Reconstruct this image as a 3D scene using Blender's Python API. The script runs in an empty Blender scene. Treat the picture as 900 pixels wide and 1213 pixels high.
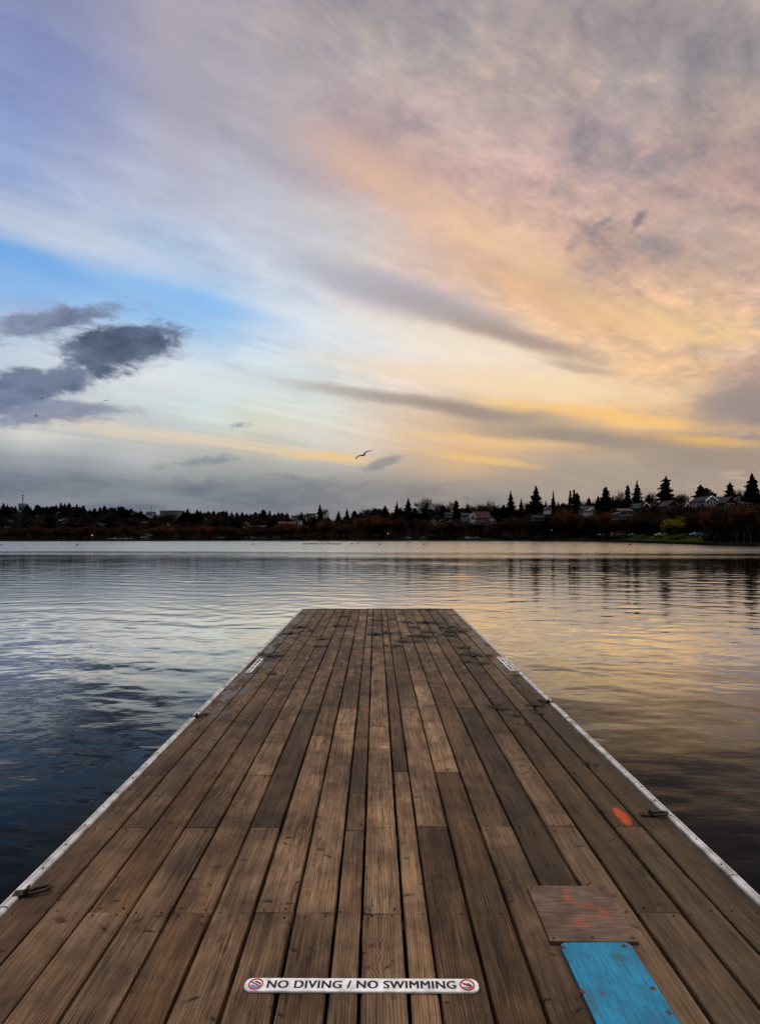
import bpy, math, random
import numpy as np
from mathutils import Vector, Matrix, noise as mnoise

rnd = random.Random(11)
nrs = np.random.RandomState(5)
C = bpy.context.scene.collection
R = math.radians
PI = math.pi

# ---------------------------------------------------------------- camera model
F, CX, HY = 700.0, 445.0, 636.0          # focal length in photo pixels, vanishing point
DECK = 0.35                              # deck above the water
ZC = 1.824                               # eye above the water
TILT = 0.00286                           # the float rides a little high at its far end
DH = ZC - DECK


def sl(c):
    """sRGB 0..255 -> linear"""
    return tuple(((v / 255) / 12.92) if v / 255 <= 0.04045 else ((v / 255 + 0.055) / 1.055) ** 2.4 for v in c)


# ---------------------------------------------------------------- mesh helper
class MB:
    def __init__(s):
        s.v, s.f, s.m = [], [], []

    def add(s, verts, faces, mi=0):
        o = len(s.v)
        s.v.extend([tuple(p) for p in verts])
        s.f.extend([tuple(i + o for i in f) for f in faces])
        s.m.extend([mi] * len(faces))

    def box(s, c, d, mi=0, rot=None):
        x, y, z = d[0] / 2, d[1] / 2, d[2] / 2
        vs = [Vector(p) for p in [(-x, -y, -z), (x, -y, -z), (x, y, -z), (-x, y, -z), (-x, -y, z), (x, -y, z), (x, y, z), (-x, y, z)]]
        if rot is not None:
            vs = [rot @ p for p in vs]
        vs = [p + Vector(c) for p in vs]
        s.add(vs, [(3, 2, 1, 0), (4, 5, 6, 7), (0, 1, 5, 4), (1, 2, 6, 5), (2, 3, 7, 6), (3, 0, 4, 7)], mi)

    def tube(s, pts, rad, n=8, mi=0, cap=True, closed=False):
        pts = [Vector(p) for p in pts]
        k = len(pts)
        if not hasattr(rad, '__len__'):
            rad = [rad] * k
        rings = []
        for i, p in enumerate(pts):
            a = pts[(i - 1) % k] if (closed or i > 0) else p
            b = pts[(i + 1) % k] if (closed or i < k - 1) else p
            t = (b - a).normalized()
            u = t.cross(Vector((0, 0, 1)))
            if u.length < 1e-3:
                u = t.cross(Vector((0, 1, 0)))
            u.normalize()
            w = t.cross(u)
            rings.append([p + (u * math.cos(2 * PI * j / n) + w * math.sin(2 * PI * j / n)) * rad[i] for j in range(n)])
        vs = [q for r in rings for q in r]
        fs = []
        for i in range(k if closed else k - 1):
            i2 = (i + 1) % k
            for j in range(n):
                j2 = (j + 1) % n
                fs.append((i * n + j, i * n + j2, i2 * n + j2, i2 * n + j))
        if cap and not closed:
            fs.append(tuple(range(n - 1, -1, -1)))
            fs.append(tuple((k - 1) * n + j for j in range(n)))
        s.add(vs, fs, mi)

    def prism(s, outline, z0, z1, mi=0, top=None):
        n = len(outline)
        vs = [(x, y, z0) for x, y in outline] + [(x, y, z1) for x, y in (top or outline)]
        fs = [tuple(range(n - 1, -1, -1)), tuple(range(n, 2 * n))]
        fs += [(i, (i + 1) % n, n + (i + 1) % n, n + i) for i in range(n)]
        s.add(vs, fs, mi)

    def lathe(s, prof, n=12, c=(0, 0, 0), mi=0):
        vs, fs = [], []
        for r, z in prof:
            for j in range(n):
                a = 2 * PI * j / n
                vs.append((c[0] + r * math.cos(a), c[1] + r * math.sin(a), c[2] + z))
        for i in range(len(prof) - 1):
            for j in range(n):
                j2 = (j + 1) % n
                fs.append((i * n + j, i * n + j2, (i + 1) * n + j2, (i + 1) * n + j))
        fs.append(tuple(range(n - 1, -1, -1)))
        fs.append(tuple((len(prof) - 1) * n + j for j in range(n)))
        s.add(vs, fs, mi)

    def mesh(s, name, mats, smooth=False):
        me = bpy.data.meshes.new(name)
        me.from_pydata(s.v, [], s.f)
        for m in (mats if isinstance(mats, (list, tuple)) else [mats]):
            me.materials.append(m)
        if any(s.m):
            me.polygons.foreach_set('material_index', s.m)
        if smooth:
            me.polygons.foreach_set('use_smooth', [True] * len(me.polygons))
        me.update()
        return me

    def build(s, name, mats, parent=None, smooth=False):
        return link(name, s.mesh(name, mats, smooth), parent)


def link(name, me, parent=None):
    o = bpy.data.objects.new(name, me)
    C.objects.link(o)
    if parent is not None:
        o.parent = parent
    return o


def np_mesh(name, verts, quads, mats):
    me = bpy.data.meshes.new(name)
    nv, nq = len(verts), len(quads)
    k = quads.shape[1]
    me.vertices.add(nv)
    me.vertices.foreach_set('co', np.asarray(verts, dtype=np.float32).ravel())
    me.loops.add(nq * k)
    me.loops.foreach_set('vertex_index', np.asarray(quads, dtype=np.int32).ravel())
    me.polygons.add(nq)
    me.polygons.foreach_set('loop_start', np.arange(0, nq * k, k, dtype=np.int32))
    me.update(calc_edges=True)
    for m in (mats if isinstance(mats, (list, tuple)) else [mats]):
        me.materials.append(m)
    return me


def tag(o, label=None, cat=None, group=None, kind=None):
    if label:
        o['label'] = label
    if cat:
        o['category'] = cat
    if group:
        o['group'] = group
    if kind:
        o['kind'] = kind
    return o


def empty(name, loc=(0, 0, 0), rot=(0, 0, 0)):
    o = bpy.data.objects.new(name, None)
    o.empty_display_size = 0.2
    C.objects.link(o)
    o.location = loc
    o.rotation_euler = rot
    return o


def copy_tree(o, parent=None):
    c = o.copy()
    C.objects.link(c)
    if parent is not None:
        c.parent = parent
    for ch in list(o.children):
        copy_tree(ch, c)
    return c


# ---------------------------------------------------------------- node helper
class NT:
    def __init__(s, tree):
        s.t = tree
        s.n = tree.nodes
        s.l = tree.links

    def new(s, typ, **kw):
        nd = s.n.new(typ)
        for k, v in kw.items():
            setattr(nd, k, v)
        return nd

    def put(s, sock, v):
        if isinstance(v, bpy.types.NodeSocket):
            s.l.new(v, sock)
        elif isinstance(v, (tuple, list)) and len(v) == 3 and sock.type == 'RGBA':
            sock.default_value = (*v, 1)
        else:
            sock.default_value = v

    def math(s, op, a, b=0.0, c=None, clamp=False):
        nd = s.new('ShaderNodeMath', operation=op, use_clamp=clamp)
        s.put(nd.inputs[0], a)
        s.put(nd.inputs[1], b)
        if c is not None:
            s.put(nd.inputs[2], c)
        return nd.outputs[0]

    def vmath(s, op, a, b=None, scale=None):
        nd = s.new('ShaderNodeVectorMath', operation=op)
        s.put(nd.inputs[0], a)
        if b is not None:
            s.put(nd.inputs[1], b)
        if scale is not None:
            s.put(nd.inputs['Scale'], scale)
        return nd.outputs['Value'] if op in ('LENGTH', 'DOT_PRODUCT', 'DISTANCE') else nd.outputs[0]

    def comb(s, x, y, z=0.0):
        nd = s.new('ShaderNodeCombineXYZ')
        s.put(nd.inputs[0], x)
        s.put(nd.inputs[1], y)
        s.put(nd.inputs[2], z)
        return nd.outputs[0]

    def sep(s, v):
        nd = s.new('ShaderNodeSeparateXYZ')
        s.put(nd.inputs[0], v)
        return nd.outputs[0], nd.outputs[1], nd.outputs[2]

    def noise(s, vec, scale=1.0, detail=4.0, rough=0.5, dist=0.0, out=0):
        nd = s.new('ShaderNodeTexNoise')
        s.put(nd.inputs['Vector'], vec)
        nd.inputs['Scale'].default_value = scale
        nd.inputs['Detail'].default_value = detail
        nd.inputs['Roughness'].default_value = rough
        nd.inputs['Distortion'].default_value = dist
        return nd.outputs[out]

    def rng(s, v, a, b, c=0.0, d=1.0, interp='SMOOTHSTEP'):
        nd = s.new('ShaderNodeMapRange', interpolation_type=interp)
        s.put(nd.inputs[0], v)
        s.put(nd.inputs[1], a)
        s.put(nd.inputs[2], b)
        s.put(nd.inputs[3], c)
        s.put(nd.inputs[4], d)
        return nd.outputs[0]

    def mix(s, fac, a, b, blend='MIX'):
        nd = s.new('ShaderNodeMix', data_type='RGBA', blend_type=blend)
        s.put(nd.inputs[0], fac)
        s.put(nd.inputs[6], a)
        s.put(nd.inputs[7], b)
        return nd.outputs[2]

    def ramp(s, fac, stops, interp='LINEAR'):
        nd = s.new('ShaderNodeValToRGB')
        cr = nd.color_ramp
        cr.interpolation = interp
        while len(cr.elements) < len(stops):
            cr.elements.new(0.5)
        for e, (p, c) in zip(cr.elements, sorted(stops, key=lambda q: q[0])):
            e.position = p
            e.color = (*c, 1)
        s.put(nd.inputs[0], fac)
        return nd.outputs[0]


def new_mat(name):
    m = bpy.data.materials.new(name)
    m.use_nodes = True
    t = NT(m.node_tree)
    return m, t, m.node_tree.nodes['Principled BSDF']


def var_mat(name, a, b, scale=3.0, rough=0.8, detail=5, spec=0.3, bump=0.0, metal=0.0, coords='Object'):
    """two-tone mottled material"""
    m, t, p = new_mat(name)
    tc = t.new('ShaderNodeTexCoord').outputs[coords]
    n = t.noise(tc, scale, detail, 0.6)
    f = t.rng(n, 0.3, 0.7)
    t.put(p.inputs['Base Color'], t.mix(f, tuple(a), tuple(b)))
    p.inputs['Roughness'].default_value = rough
    p.inputs['Specular IOR Level'].default_value = spec
    p.inputs['Metallic'].default_value = metal
    if bump:
        bp = t.new('ShaderNodeBump')
        bp.inputs['Strength'].default_value = bump
        bp.inputs['Distance'].default_value = 0.01
        t.put(bp.inputs['Height'], t.noise(tc, scale * 6, 4, 0.6))
        t.put(p.inputs['Normal'], bp.outputs[0])
    return m

# ================================================================ SKY (world at infinity)
SUN_AZ, SUN_EL = R(46), R(4.0)
world = bpy.data.worlds.new("World")
bpy.context.scene.world = world
world.use_nodes = True
W = NT(world.node_tree)
W.n.clear()


def aq(px, py):
    """direction of a photo point as (azimuth, tangent of elevation)"""
    az = math.atan((px - CX) / F)
    return az, (HY - py) / F * math.cos(az)


# colours seen in the sky, by direction
SKY = [(0, 0, 128, 143, 186), (100, 30, 148, 153, 188), (60, 80, 136, 150, 195), (150, 60, 165, 165, 190), (0, 130, 140, 160, 208),
       (0, 180, 147, 167, 215), (100, 150, 163, 170, 203), (250, 60, 170, 166, 180), (190, 30, 172, 167, 184), (300, 100, 180, 175, 180),
       (400, 60, 173, 166, 170), (450, 10, 163, 158, 165), (350, 180, 178, 176, 188), (400, 180, 200, 176, 168), (450, 190, 206, 180, 168),
       (500, 230, 222, 192, 172), (560, 290, 238, 206, 168), (700, 60, 178, 164, 162), (800, 30, 168, 158, 160), (860, 20, 153, 148, 154),
       (600, 100, 190, 177, 172), (750, 100, 170, 164, 168), (850, 130, 188, 170, 163), (700, 200, 200, 180, 170), (850, 220, 190, 171, 160),
       (800, 270, 183, 166, 160), (600, 10, 170, 160, 165), (500, 100, 185, 175, 174), (600, 180, 205, 185, 175), (750, 300, 205, 178, 155),
       (0, 240, 185, 198, 222), (100, 270, 192, 204, 226), (200, 250, 188, 194, 216), (300, 270, 205, 208, 220), (250, 210, 182, 186, 208),
       (0, 305, 108, 165, 226), (60, 318, 135, 182, 235), (150, 312, 168, 202, 240), (0, 335, 140, 185, 235), (200, 340, 168, 206, 242),
       (100, 345, 178, 206, 236), (250, 375, 168, 208, 244), (200, 362, 148, 194, 240), (300, 420, 214, 230, 240), (350, 380, 216, 228, 242),
       (420, 420, 224, 228, 228), (330, 320, 205, 214, 230), (430, 300, 222, 212, 205), (400, 250, 205, 200, 200), (500, 330, 225, 205, 185),
       (500, 440, 250, 241, 218), (600, 425, 250, 231, 190), (700, 380, 236, 202, 154), (620, 340, 232, 200, 158), (800, 370, 245, 215, 162),
       (850, 400, 245, 215, 162), (880, 350, 215, 186, 158), (780, 450, 240, 206, 152), (870, 450, 185, 165, 148), (890, 490, 150, 140, 138),
       (650, 465, 250, 226, 170), (750, 490, 248, 210, 140), (500, 515, 228, 208, 168), (560, 535, 230, 195, 138), (300, 505, 225, 222, 200),
       (150, 440, 226, 231, 232), (30, 420, 190, 208, 228), (250, 480, 214, 232, 236), (350, 490, 220, 231, 226), (400, 510, 232, 228, 204),
       (60, 510, 218, 218, 212), (150, 530, 196, 198, 196), (300, 545, 180, 180, 175), (100, 560, 122, 132, 148), (0, 560, 124, 134, 150),
       (200, 590, 124, 131, 142), (300, 575, 138, 143, 147), (400, 585, 140, 142, 144), (500, 585, 150, 146, 143), (600, 575, 162, 152, 144),
       (700, 560, 166, 153, 142), (850, 560, 158, 147, 140), (0, 630, 118, 127, 140), (300, 630, 135, 138, 142), (600, 630, 156, 148, 142),
       (900, 630, 152, 142, 136), (-300, 300, 110, 140, 190), (-300, 560, 115, 125, 145), (-500, 0, 95, 110, 150), (1250, 560, 190, 155, 125),
       (1250, 300, 185, 160, 150), (1300, -50, 130, 125, 135), (450, -200, 130, 128, 145), (0, -200, 105, 115, 150), (900, -200, 125, 120, 132),
       (450, -600, 105, 108, 130), (-300, -600, 95, 102, 128), (1200, -600, 105, 105, 122)]
pts = np.array([aq(s[0], s[1]) for s in SKY])
cols = np.array([sl((s[2], s[3] - (9 if s[2] - s[4] > 25 else 0), s[4])) for s in SKY])


def base_col(az, t):
    d2 = ((pts[:, 0] - az) / 1.7) ** 2 + (pts[:, 1] - t) ** 2 + 0.0006
    w = d2 ** -1.9
    return tuple((cols * w[:, None]).sum(0) / w.sum())


gen = W.new('ShaderNodeTexCoord').outputs['Generated']
dx, dy, dz = W.sep(gen)
az = W.math('ARCTAN2', dx, dy)
hyp = W.math('SQRT', W.math('ADD', W.math('MULTIPLY', dx, dx), W.math('MULTIPLY', dy, dy)))
tt = W.math('MAXIMUM', W.math('DIVIDE', dz, W.math('MAXIMUM', hyp, 0.05)), 0.0)
q = W.comb(az, tt, 0.0)

# cloud deck seen in perspective, wind streets running towards the sunset
ih = W.math('DIVIDE', 1.0, W.math('ADD', W.math('MAXIMUM', dz, 0.0), 0.10))
plane = W.comb(W.math('MULTIPLY', dx, ih), W.math('MULTIPLY', dy, ih), 0.0)
mp = W.new('ShaderNodeMapping')
W.put(mp.inputs['Vector'], plane)
mp.inputs['Rotation'].default_value = (0, 0, R(-38))      # along the streets -> x
street = mp.outputs[0]
mp2 = W.new('ShaderNodeMapping')
W.put(mp2.inputs['Vector'], street)
mp2.inputs['Scale'].default_value = (0.42, 2.0, 1)
n_street = W.noise(mp2.outputs[0], 1.6, 9, 0.58, 0.35)
mp3 = W.new('ShaderNodeMapping')
W.put(mp3.inputs['Vector'], street)
mp3.inputs['Scale'].default_value = (0.3, 4.2, 1)
mp3.inputs['Location'].default_value = (3.1, 7.7, 2.0)
n_fib = W.noise(mp3.outputs[0], 2.6, 8, 0.6, 0.25)
n_mot = W.noise(street, 3.4, 8, 0.58, 0.25)
n_big = W.noise(plane, 1.1, 5, 0.55, 0.3)

# coordinate warps
wn = W.noise(W.vmath('MULTIPLY', q, (2.2, 4.5, 1)), 1.0, 4, 0.5, 0.0, 1)
warp = W.vmath('MULTIPLY', W.vmath('SUBTRACT', wn, (0.5, 0.5, 0.5)), (0.16, 0.085, 0))
wf = W.noise(W.vmath('MULTIPLY', q, (7, 16, 1)), 1.0, 6, 0.62, 0.2, 1)
warpf = W.vmath('MULTIPLY', W.vmath('SUBTRACT', wf, (0.5, 0.5, 0.5)), (0.10, 0.035, 0))
qs = W.vmath('ADD', q, warp)                       # soft
qf = W.vmath('ADD', q, W.vmath('ADD', W.vmath('SCALE', warp, scale=0.45), warpf))   # soft + fine
qx, qy, _ = W.sep(W.vmath('ADD', q, W.vmath('SCALE', warp, scale=0.5)))

# base colour table
A0, A1 = -0.95, 1.15
rows_t = [0.0, 0.03, 0.06, 0.09, 0.12, 0.15, 0.185, 0.22, 0.26, 0.30, 0.35, 0.40, 0.46, 0.53, 0.61, 0.70, 0.80, 0.92, 1.25, 2.0]
fac_az = W.rng(qx, A0, A1, interp='LINEAR')
prev = None
for i, t in enumerate(rows_t):
    stops = [(k / 25, base_col(A0 + (A1 - A0) * k / 25, t)) for k in range(26)]
    col = W.ramp(fac_az, stops, 'LINEAR')
    if prev is None:
        prev = col
    else:
        prev = W.mix(W.rng(qy, rows_t[i - 1], t, interp='LINEAR'), prev, col)
col = prev

# altocumulus mottling and fibres: lit and shaded cloud
mask_ur = W.rng(W.math('ADD', qy, W.math('MULTIPLY', qx, 1.1)), 0.48, 0.98)
m1 = W.math('MULTIPLY', W.rng(n_mot, 0.34, 0.66), mask_ur)
lit = W.mix(W.rng(n_mot, 0.47, 0.70), sl((150, 148, 156)), sl((226, 196, 176)))
col = W.mix(W.math('MULTIPLY', W.math('MULTIPLY', W.rng(W.math('ABSOLUTE', W.math('SUBTRACT', n_mot, 0.5)), 0.0, 0.2), mask_ur), 0.8), col, lit)
stk = W.math('ADD', W.math('MULTIPLY', n_street, 0.6), W.math('MULTIPLY', n_fib, 0.4))
gain = W.rng(stk, 0.30, 0.70, 0.88, 1.12, 'LINEAR')
gain = W.math('ADD', 1.0, W.math('MULTIPLY', W.math('SUBTRACT', gain, 1.0), W.rng(qy, 0.05, 0.2, 0.25, 1.0)))
gv = W.comb(gain, gain, gain)
col = W.mix(1.0, col, gv, 'MULTIPLY')

mp4 = W.new('ShaderNodeMapping')
W.put(mp4.inputs['Vector'], street)
mp4.inputs['Scale'].default_value = (3.4, 6.5, 1)
mp4.inputs['Location'].default_value = (1.3, 4.1, 5.0)
n_rip = W.noise(mp4.outputs[0], 1.0, 9, 0.66, 0.45)
n_rip2 = W.noise(W.vmath('MULTIPLY', street, (9.0, 13.0, 1)), 1.0, 7, 0.65, 0.5)
rip = W.math('ADD', W.math('MULTIPLY', n_rip, 0.62), W.math('MULTIPLY', n_rip2, 0.38))
ript = W.mix(W.rng(rip, 0.34, 0.66, interp='LINEAR'), (0.60, 0.64, 0.73), (1.40, 1.29, 1.16))
ripm = W.math('ADD', W.math('MULTIPLY', mask_ur, 0.75), W.rng(qy, 0.10, 0.4, 0.10, 0.34))
col = W.mix(ripm, col, W.mix(1.0, col, ript, 'MULTIPLY'))

KA, KT = 1 / F, 1 / F


def ell(px, py, rx, ry, ang, coords, lo=0.0, hi=1.0):
    """soft elliptical patch of cloud centred on a direction; ang = clockwise tilt"""
    a, t = aq(px, py)
    ca = math.cos(a)
    m = W.new('ShaderNodeMapping', vector_type='TEXTURE')
    W.put(m.inputs['Vector'], coords)
    m.inputs['Location'].default_value = (a, t, 0)
    m.inputs['Rotation'].default_value = (0, 0, R(-ang))
    m.inputs['Scale'].default_value = (rx * KA * ca * ca, ry * KT * ca, 1)
    return W.math('SUBTRACT', 1.0, W.vmath('LENGTH', m.outputs[0]))


def soft(px, py, rx, ry, ang, c, op, coords=None, mod=None):
    global col
    f = W.rng(ell(px, py, rx, ry, ang, coords or qs), 0.0, 0.85, 0.0, op)
    if mod is not None:
        f = W.math('MULTIPLY', f, mod)
    col = W.mix(f, col, sl(c))


def ragged(px, py, rx, ry, ang, c, op, nz, amt, lo=0.25, hi=0.6, coords=None):
    global col
    e = W.math('ADD', ell(px, py, rx, ry, ang, coords or qf), W.math('MULTIPLY', W.math('SUBTRACT', nz, 0.5), amt))
    col = W.mix(W.rng(e, lo, hi, 0.0, op), col, c if isinstance(c, bpy.types.NodeSocket) else sl(c))


fibm = W.rng(n_fib, 0.30, 0.62, 0.35, 1.0)
strm = W.rng(n_street, 0.34, 0.62, 0.4, 1.0)
qw = W.vmath('ADD', q, W.vmath('ADD', W.vmath('SCALE', warp, scale=0.35), W.vmath('SCALE', warpf, scale=0.55)))
# pale veils and clear blue on the left
soft(80, 275, 260, 38, 9, (206, 214, 232), 0.75, qw, fibm)
soft(270, 215, 230, 40, 28, (196, 198, 214), 0.6, qw, fibm)
soft(40, 312, 140, 24, 10, (92, 156, 228), 0.8, qw)
soft(110, 345, 300, 54, 8, (140, 190, 241), 0.6, qw)
soft(245, 360, 160, 22, 9, (140, 192, 244), 0.75, qw)
soft(420, 395, 190, 42, 12, (232, 236, 240), 0.65, qw, fibm)
soft(560, 415, 220, 34, 17, (250, 236, 216), 0.6, qw)
soft(180, 445, 260, 34, 4, (228, 232, 234), 0.5, qw)
# violet and rose washes above
soft(60, 100, 130, 90, 20, (132, 148, 198), 0.45, qw, strm)
soft(210, 110, 60, 170, -10, (180, 172, 186), 0.5, qw)
soft(430, 190, 130, 55, 14, (216, 180, 164), 0.7, qw, strm)
soft(520, 250, 240, 48, 33, (238, 194, 160), 0.75, qw, strm)
soft(610, 300, 180, 26, 35, (246, 212, 168), 0.6, qw, fibm)
soft(660, 345, 260, 30, 26, (214, 176, 142), 0.6, qw, strm)
soft(800, 385, 210, 26, 22, (250, 210, 152), 0.75, qw, fibm)
soft(660, 360, 170, 20, 27, (240, 192, 144), 0.5, qw, fibm)
soft(830, 300, 180, 55, 18, (180, 160, 152), 0.45, qw, strm)
# grey bands reaching towards the sunset
soft(460, 345, 190, 34, 17, (176, 176, 190), 0.8, qw)
soft(540, 372, 150, 22, 19, (176, 166, 164), 0.7, qw)
soft(620, 402, 140, 17, 19, (170, 152, 142), 0.85, qw)
soft(690, 436, 70, 9, 17, (176, 156, 142), 0.6, qw)
soft(600, 455, 330, 26, 9, (252, 223, 186), 0.7, qw)
soft(720, 494, 240, 13, 11, (252, 202, 128), 0.9, qw)
soft(820, 523, 120, 10, 9, (246, 190, 104), 0.95, qw)
soft(430, 470, 150, 11, 8, (182, 174, 168), 0.8, qw)
soft(560, 488, 190, 15, 9, (164, 148, 136), 0.95, qw)
soft(700, 520, 230, 21, 9, (158, 144, 132), 0.97, qw)
soft(860, 545, 160, 24, 5, (156, 142, 132), 0.9, qw)
soft(890, 480, 95, 42, -8, (150, 138, 136), 0.85, qf)
soft(580, 522, 170, 8, 6, (240, 198, 142), 0.75, qw)
soft(570, 542, 100, 7, 7, (240, 198, 130), 0.8, qw)
soft(250, 524, 280, 14, 5, (238, 212, 176), 0.62, qw, fibm)
soft(390, 541, 90, 8, 5, (242, 204, 148), 0.85, qw)
# low grey bank with puffy tops
ns = W.math('ADD', W.math('MULTIPLY', W.noise(W.vmath('MULTIPLY', q, (12, 22, 1)), 1.0, 9, 0.62, 0.35), 0.7), W.math('MULTIPLY', W.noise(W.vmath('MULTIPLY', q, (38, 64, 1)), 1.0, 7, 0.65, 0.6), 0.3))
nb = W.noise(W.vmath('MULTIPLY', q, (9, 26, 1)), 1.0, 7, 0.6, 0.15)
nb2 = W.noise(W.vmath('MULTIPLY', q, (5, 20, 1)), 1.3, 6, 0.6, 0.3)
bankc = W.mix(W.rng(nb2, 0.3, 0.7), sl((102, 112, 128)), sl((138, 144, 152)))
bankr = W.mix(W.rng(nb2, 0.3, 0.7), sl((136, 131, 131)), sl((164, 152, 144)))
bankm = W.mix(W.rng(qx, -0.25, 0.25), bankc, bankr)
ragged(60, 600, 330, 62, 2, bankm, 0.85, nb, 1.3, 0.1, 0.5)
ragged(400, 606, 300, 50, 1, bankm, 0.85, nb, 1.3, 0.1, 0.5)
ragged(700, 612, 330, 44, 0, bankm, 0.7, nb, 1.3, 0.1, 0.6)
ragged(245, 547, 56, 9, -9, (124, 133, 147), 0.7, ns, 3.0, 0.1, 0.9)
ragged(450, 548, 38, 9, -20, (132, 136, 146), 0.7, ns, 2.6, 0.1, 0.8)
ragged(286, 503, 24, 6, -12, (136, 146, 162), 0.75, ns, 3.0, 0.1, 0.9)
# dark scud on the left
sl_sky = (150, 158, 182)
ns = W.math('ADD', W.math('MULTIPLY', W.noise(W.vmath('MULTIPLY', q, (12, 22, 1)), 1.0, 9, 0.62, 0.35), 0.7), W.math('MULTIPLY', W.noise(W.vmath('MULTIPLY', q, (38, 64, 1)), 1.0, 7, 0.65, 0.6), 0.3))
scol = W.mix(W.rng(W.noise(W.vmath('MULTIPLY', q, (6, 10, 1)), 1.4, 6, 0.6), 0.32, 0.68), sl((68, 80, 108)), sl((114, 126, 152)))
scol2 = W.mix(W.rng(ns, 0.3, 0.7), sl((86, 98, 128)), sl((138, 150, 178)))
ragged(58, 384, 125, 34, -19, sl_sky, 0.55, ns, 3.0, 0.0, 0.9)
ragged(64, 382, 100, 22, -21, scol2, 0.92, ns, 2.9, 0.0, 0.62)
ragged(140, 418, 125, 42, -20, sl_sky, 0.6, ns, 2.6, 0.0, 0.9)
ragged(143, 409, 88, 28, -20, scol, 0.97, ns, 1.9, -0.06, 0.46)
ragged(40, 462, 150, 40, -19, sl_sky, 0.6, ns, 2.8, 0.0, 0.9)
ragged(45, 456, 130, 26, -20, scol, 0.95, ns, 2.4, -0.08, 0.5)
ragged(70, 492, 130, 17, -6, scol2, 0.8, ns, 2.6, 0.0, 0.7)

ragged(-40, 470, 120, 34, -10, scol2, 0.85, ns, 2.2, 0.1, 0.7)
# small grey tufts upper right
ragged(760, 261, 24, 9, -30, (128, 126, 136), 0.85, ns, 3.2, 0.1, 0.9)
ragged(715, 265, 20, 10, -38, (146, 139, 145), 0.75, ns, 3.2, 0.1, 0.9)
ragged(676, 292, 20, 10, -40, (158, 146, 146), 0.6, ns, 3.2, 0.1, 0.9)

# away from the sunset the overcast is dull
rear = W.mix(W.rng(n_big, 0.3, 0.7), sl((78, 80, 88)), sl((108, 109, 116)))
col = W.mix(W.rng(W.math('ABSOLUTE', W.math('SUBTRACT', az, 0.1)), 0.85, 1.7), col, rear)
zen = W.mix(W.rng(n_big, 0.3, 0.7), (2.6, 2.46, 2.38), (3.4, 3.2, 3.1))  # overhead sky, out of view, raised far above the rest to light the deck
col = W.mix(W.rng(tt, 0.99, 2.3), col, zen)

sky = W.new('ShaderNodeTexSky', sky_type='NISHITA')
sky.sun_disc = False
sky.sun_elevation = SUN_EL
sky.sun_rotation = SUN_AZ
sky.altitude = 50
bg1 = W.new('ShaderNodeBackground')
W.put(bg1.inputs[0], sky.outputs[0])
bg1.inputs[1].default_value = 0.06
bg2 = W.new('ShaderNodeBackground')
W.put(bg2.inputs[0], col)
bg2.inputs[1].default_value = 1.0
mx = W.new('ShaderNodeMixShader')
mx.inputs[0].default_value = 0.94          # cloud cover over the clear sky
W.put(mx.inputs[1], bg1.outputs[0])
W.put(mx.inputs[2], bg2.outputs[0])
wo = W.new('ShaderNodeOutputWorld')
W.put(wo.inputs[0], mx.outputs[0])
world.cycles.sampling_method = 'MANUAL'
world.cycles.sample_map_resolution = 512

sun = bpy.data.lights.new('sun', 'SUN')
sun.energy = 0.5
sun.angle = R(14)
sun.color = (1.0, 0.78, 0.52)
so = bpy.data.objects.new('sun', sun)
C.objects.link(so)
sd = Vector((math.sin(SUN_AZ) * math.cos(SUN_EL), math.cos(SUN_AZ) * math.cos(SUN_EL), math.sin(SUN_EL)))
so.rotation_euler = sd.to_track_quat('Z', 'Y').to_euler()
so.location = (60, 60, 40)
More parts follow.
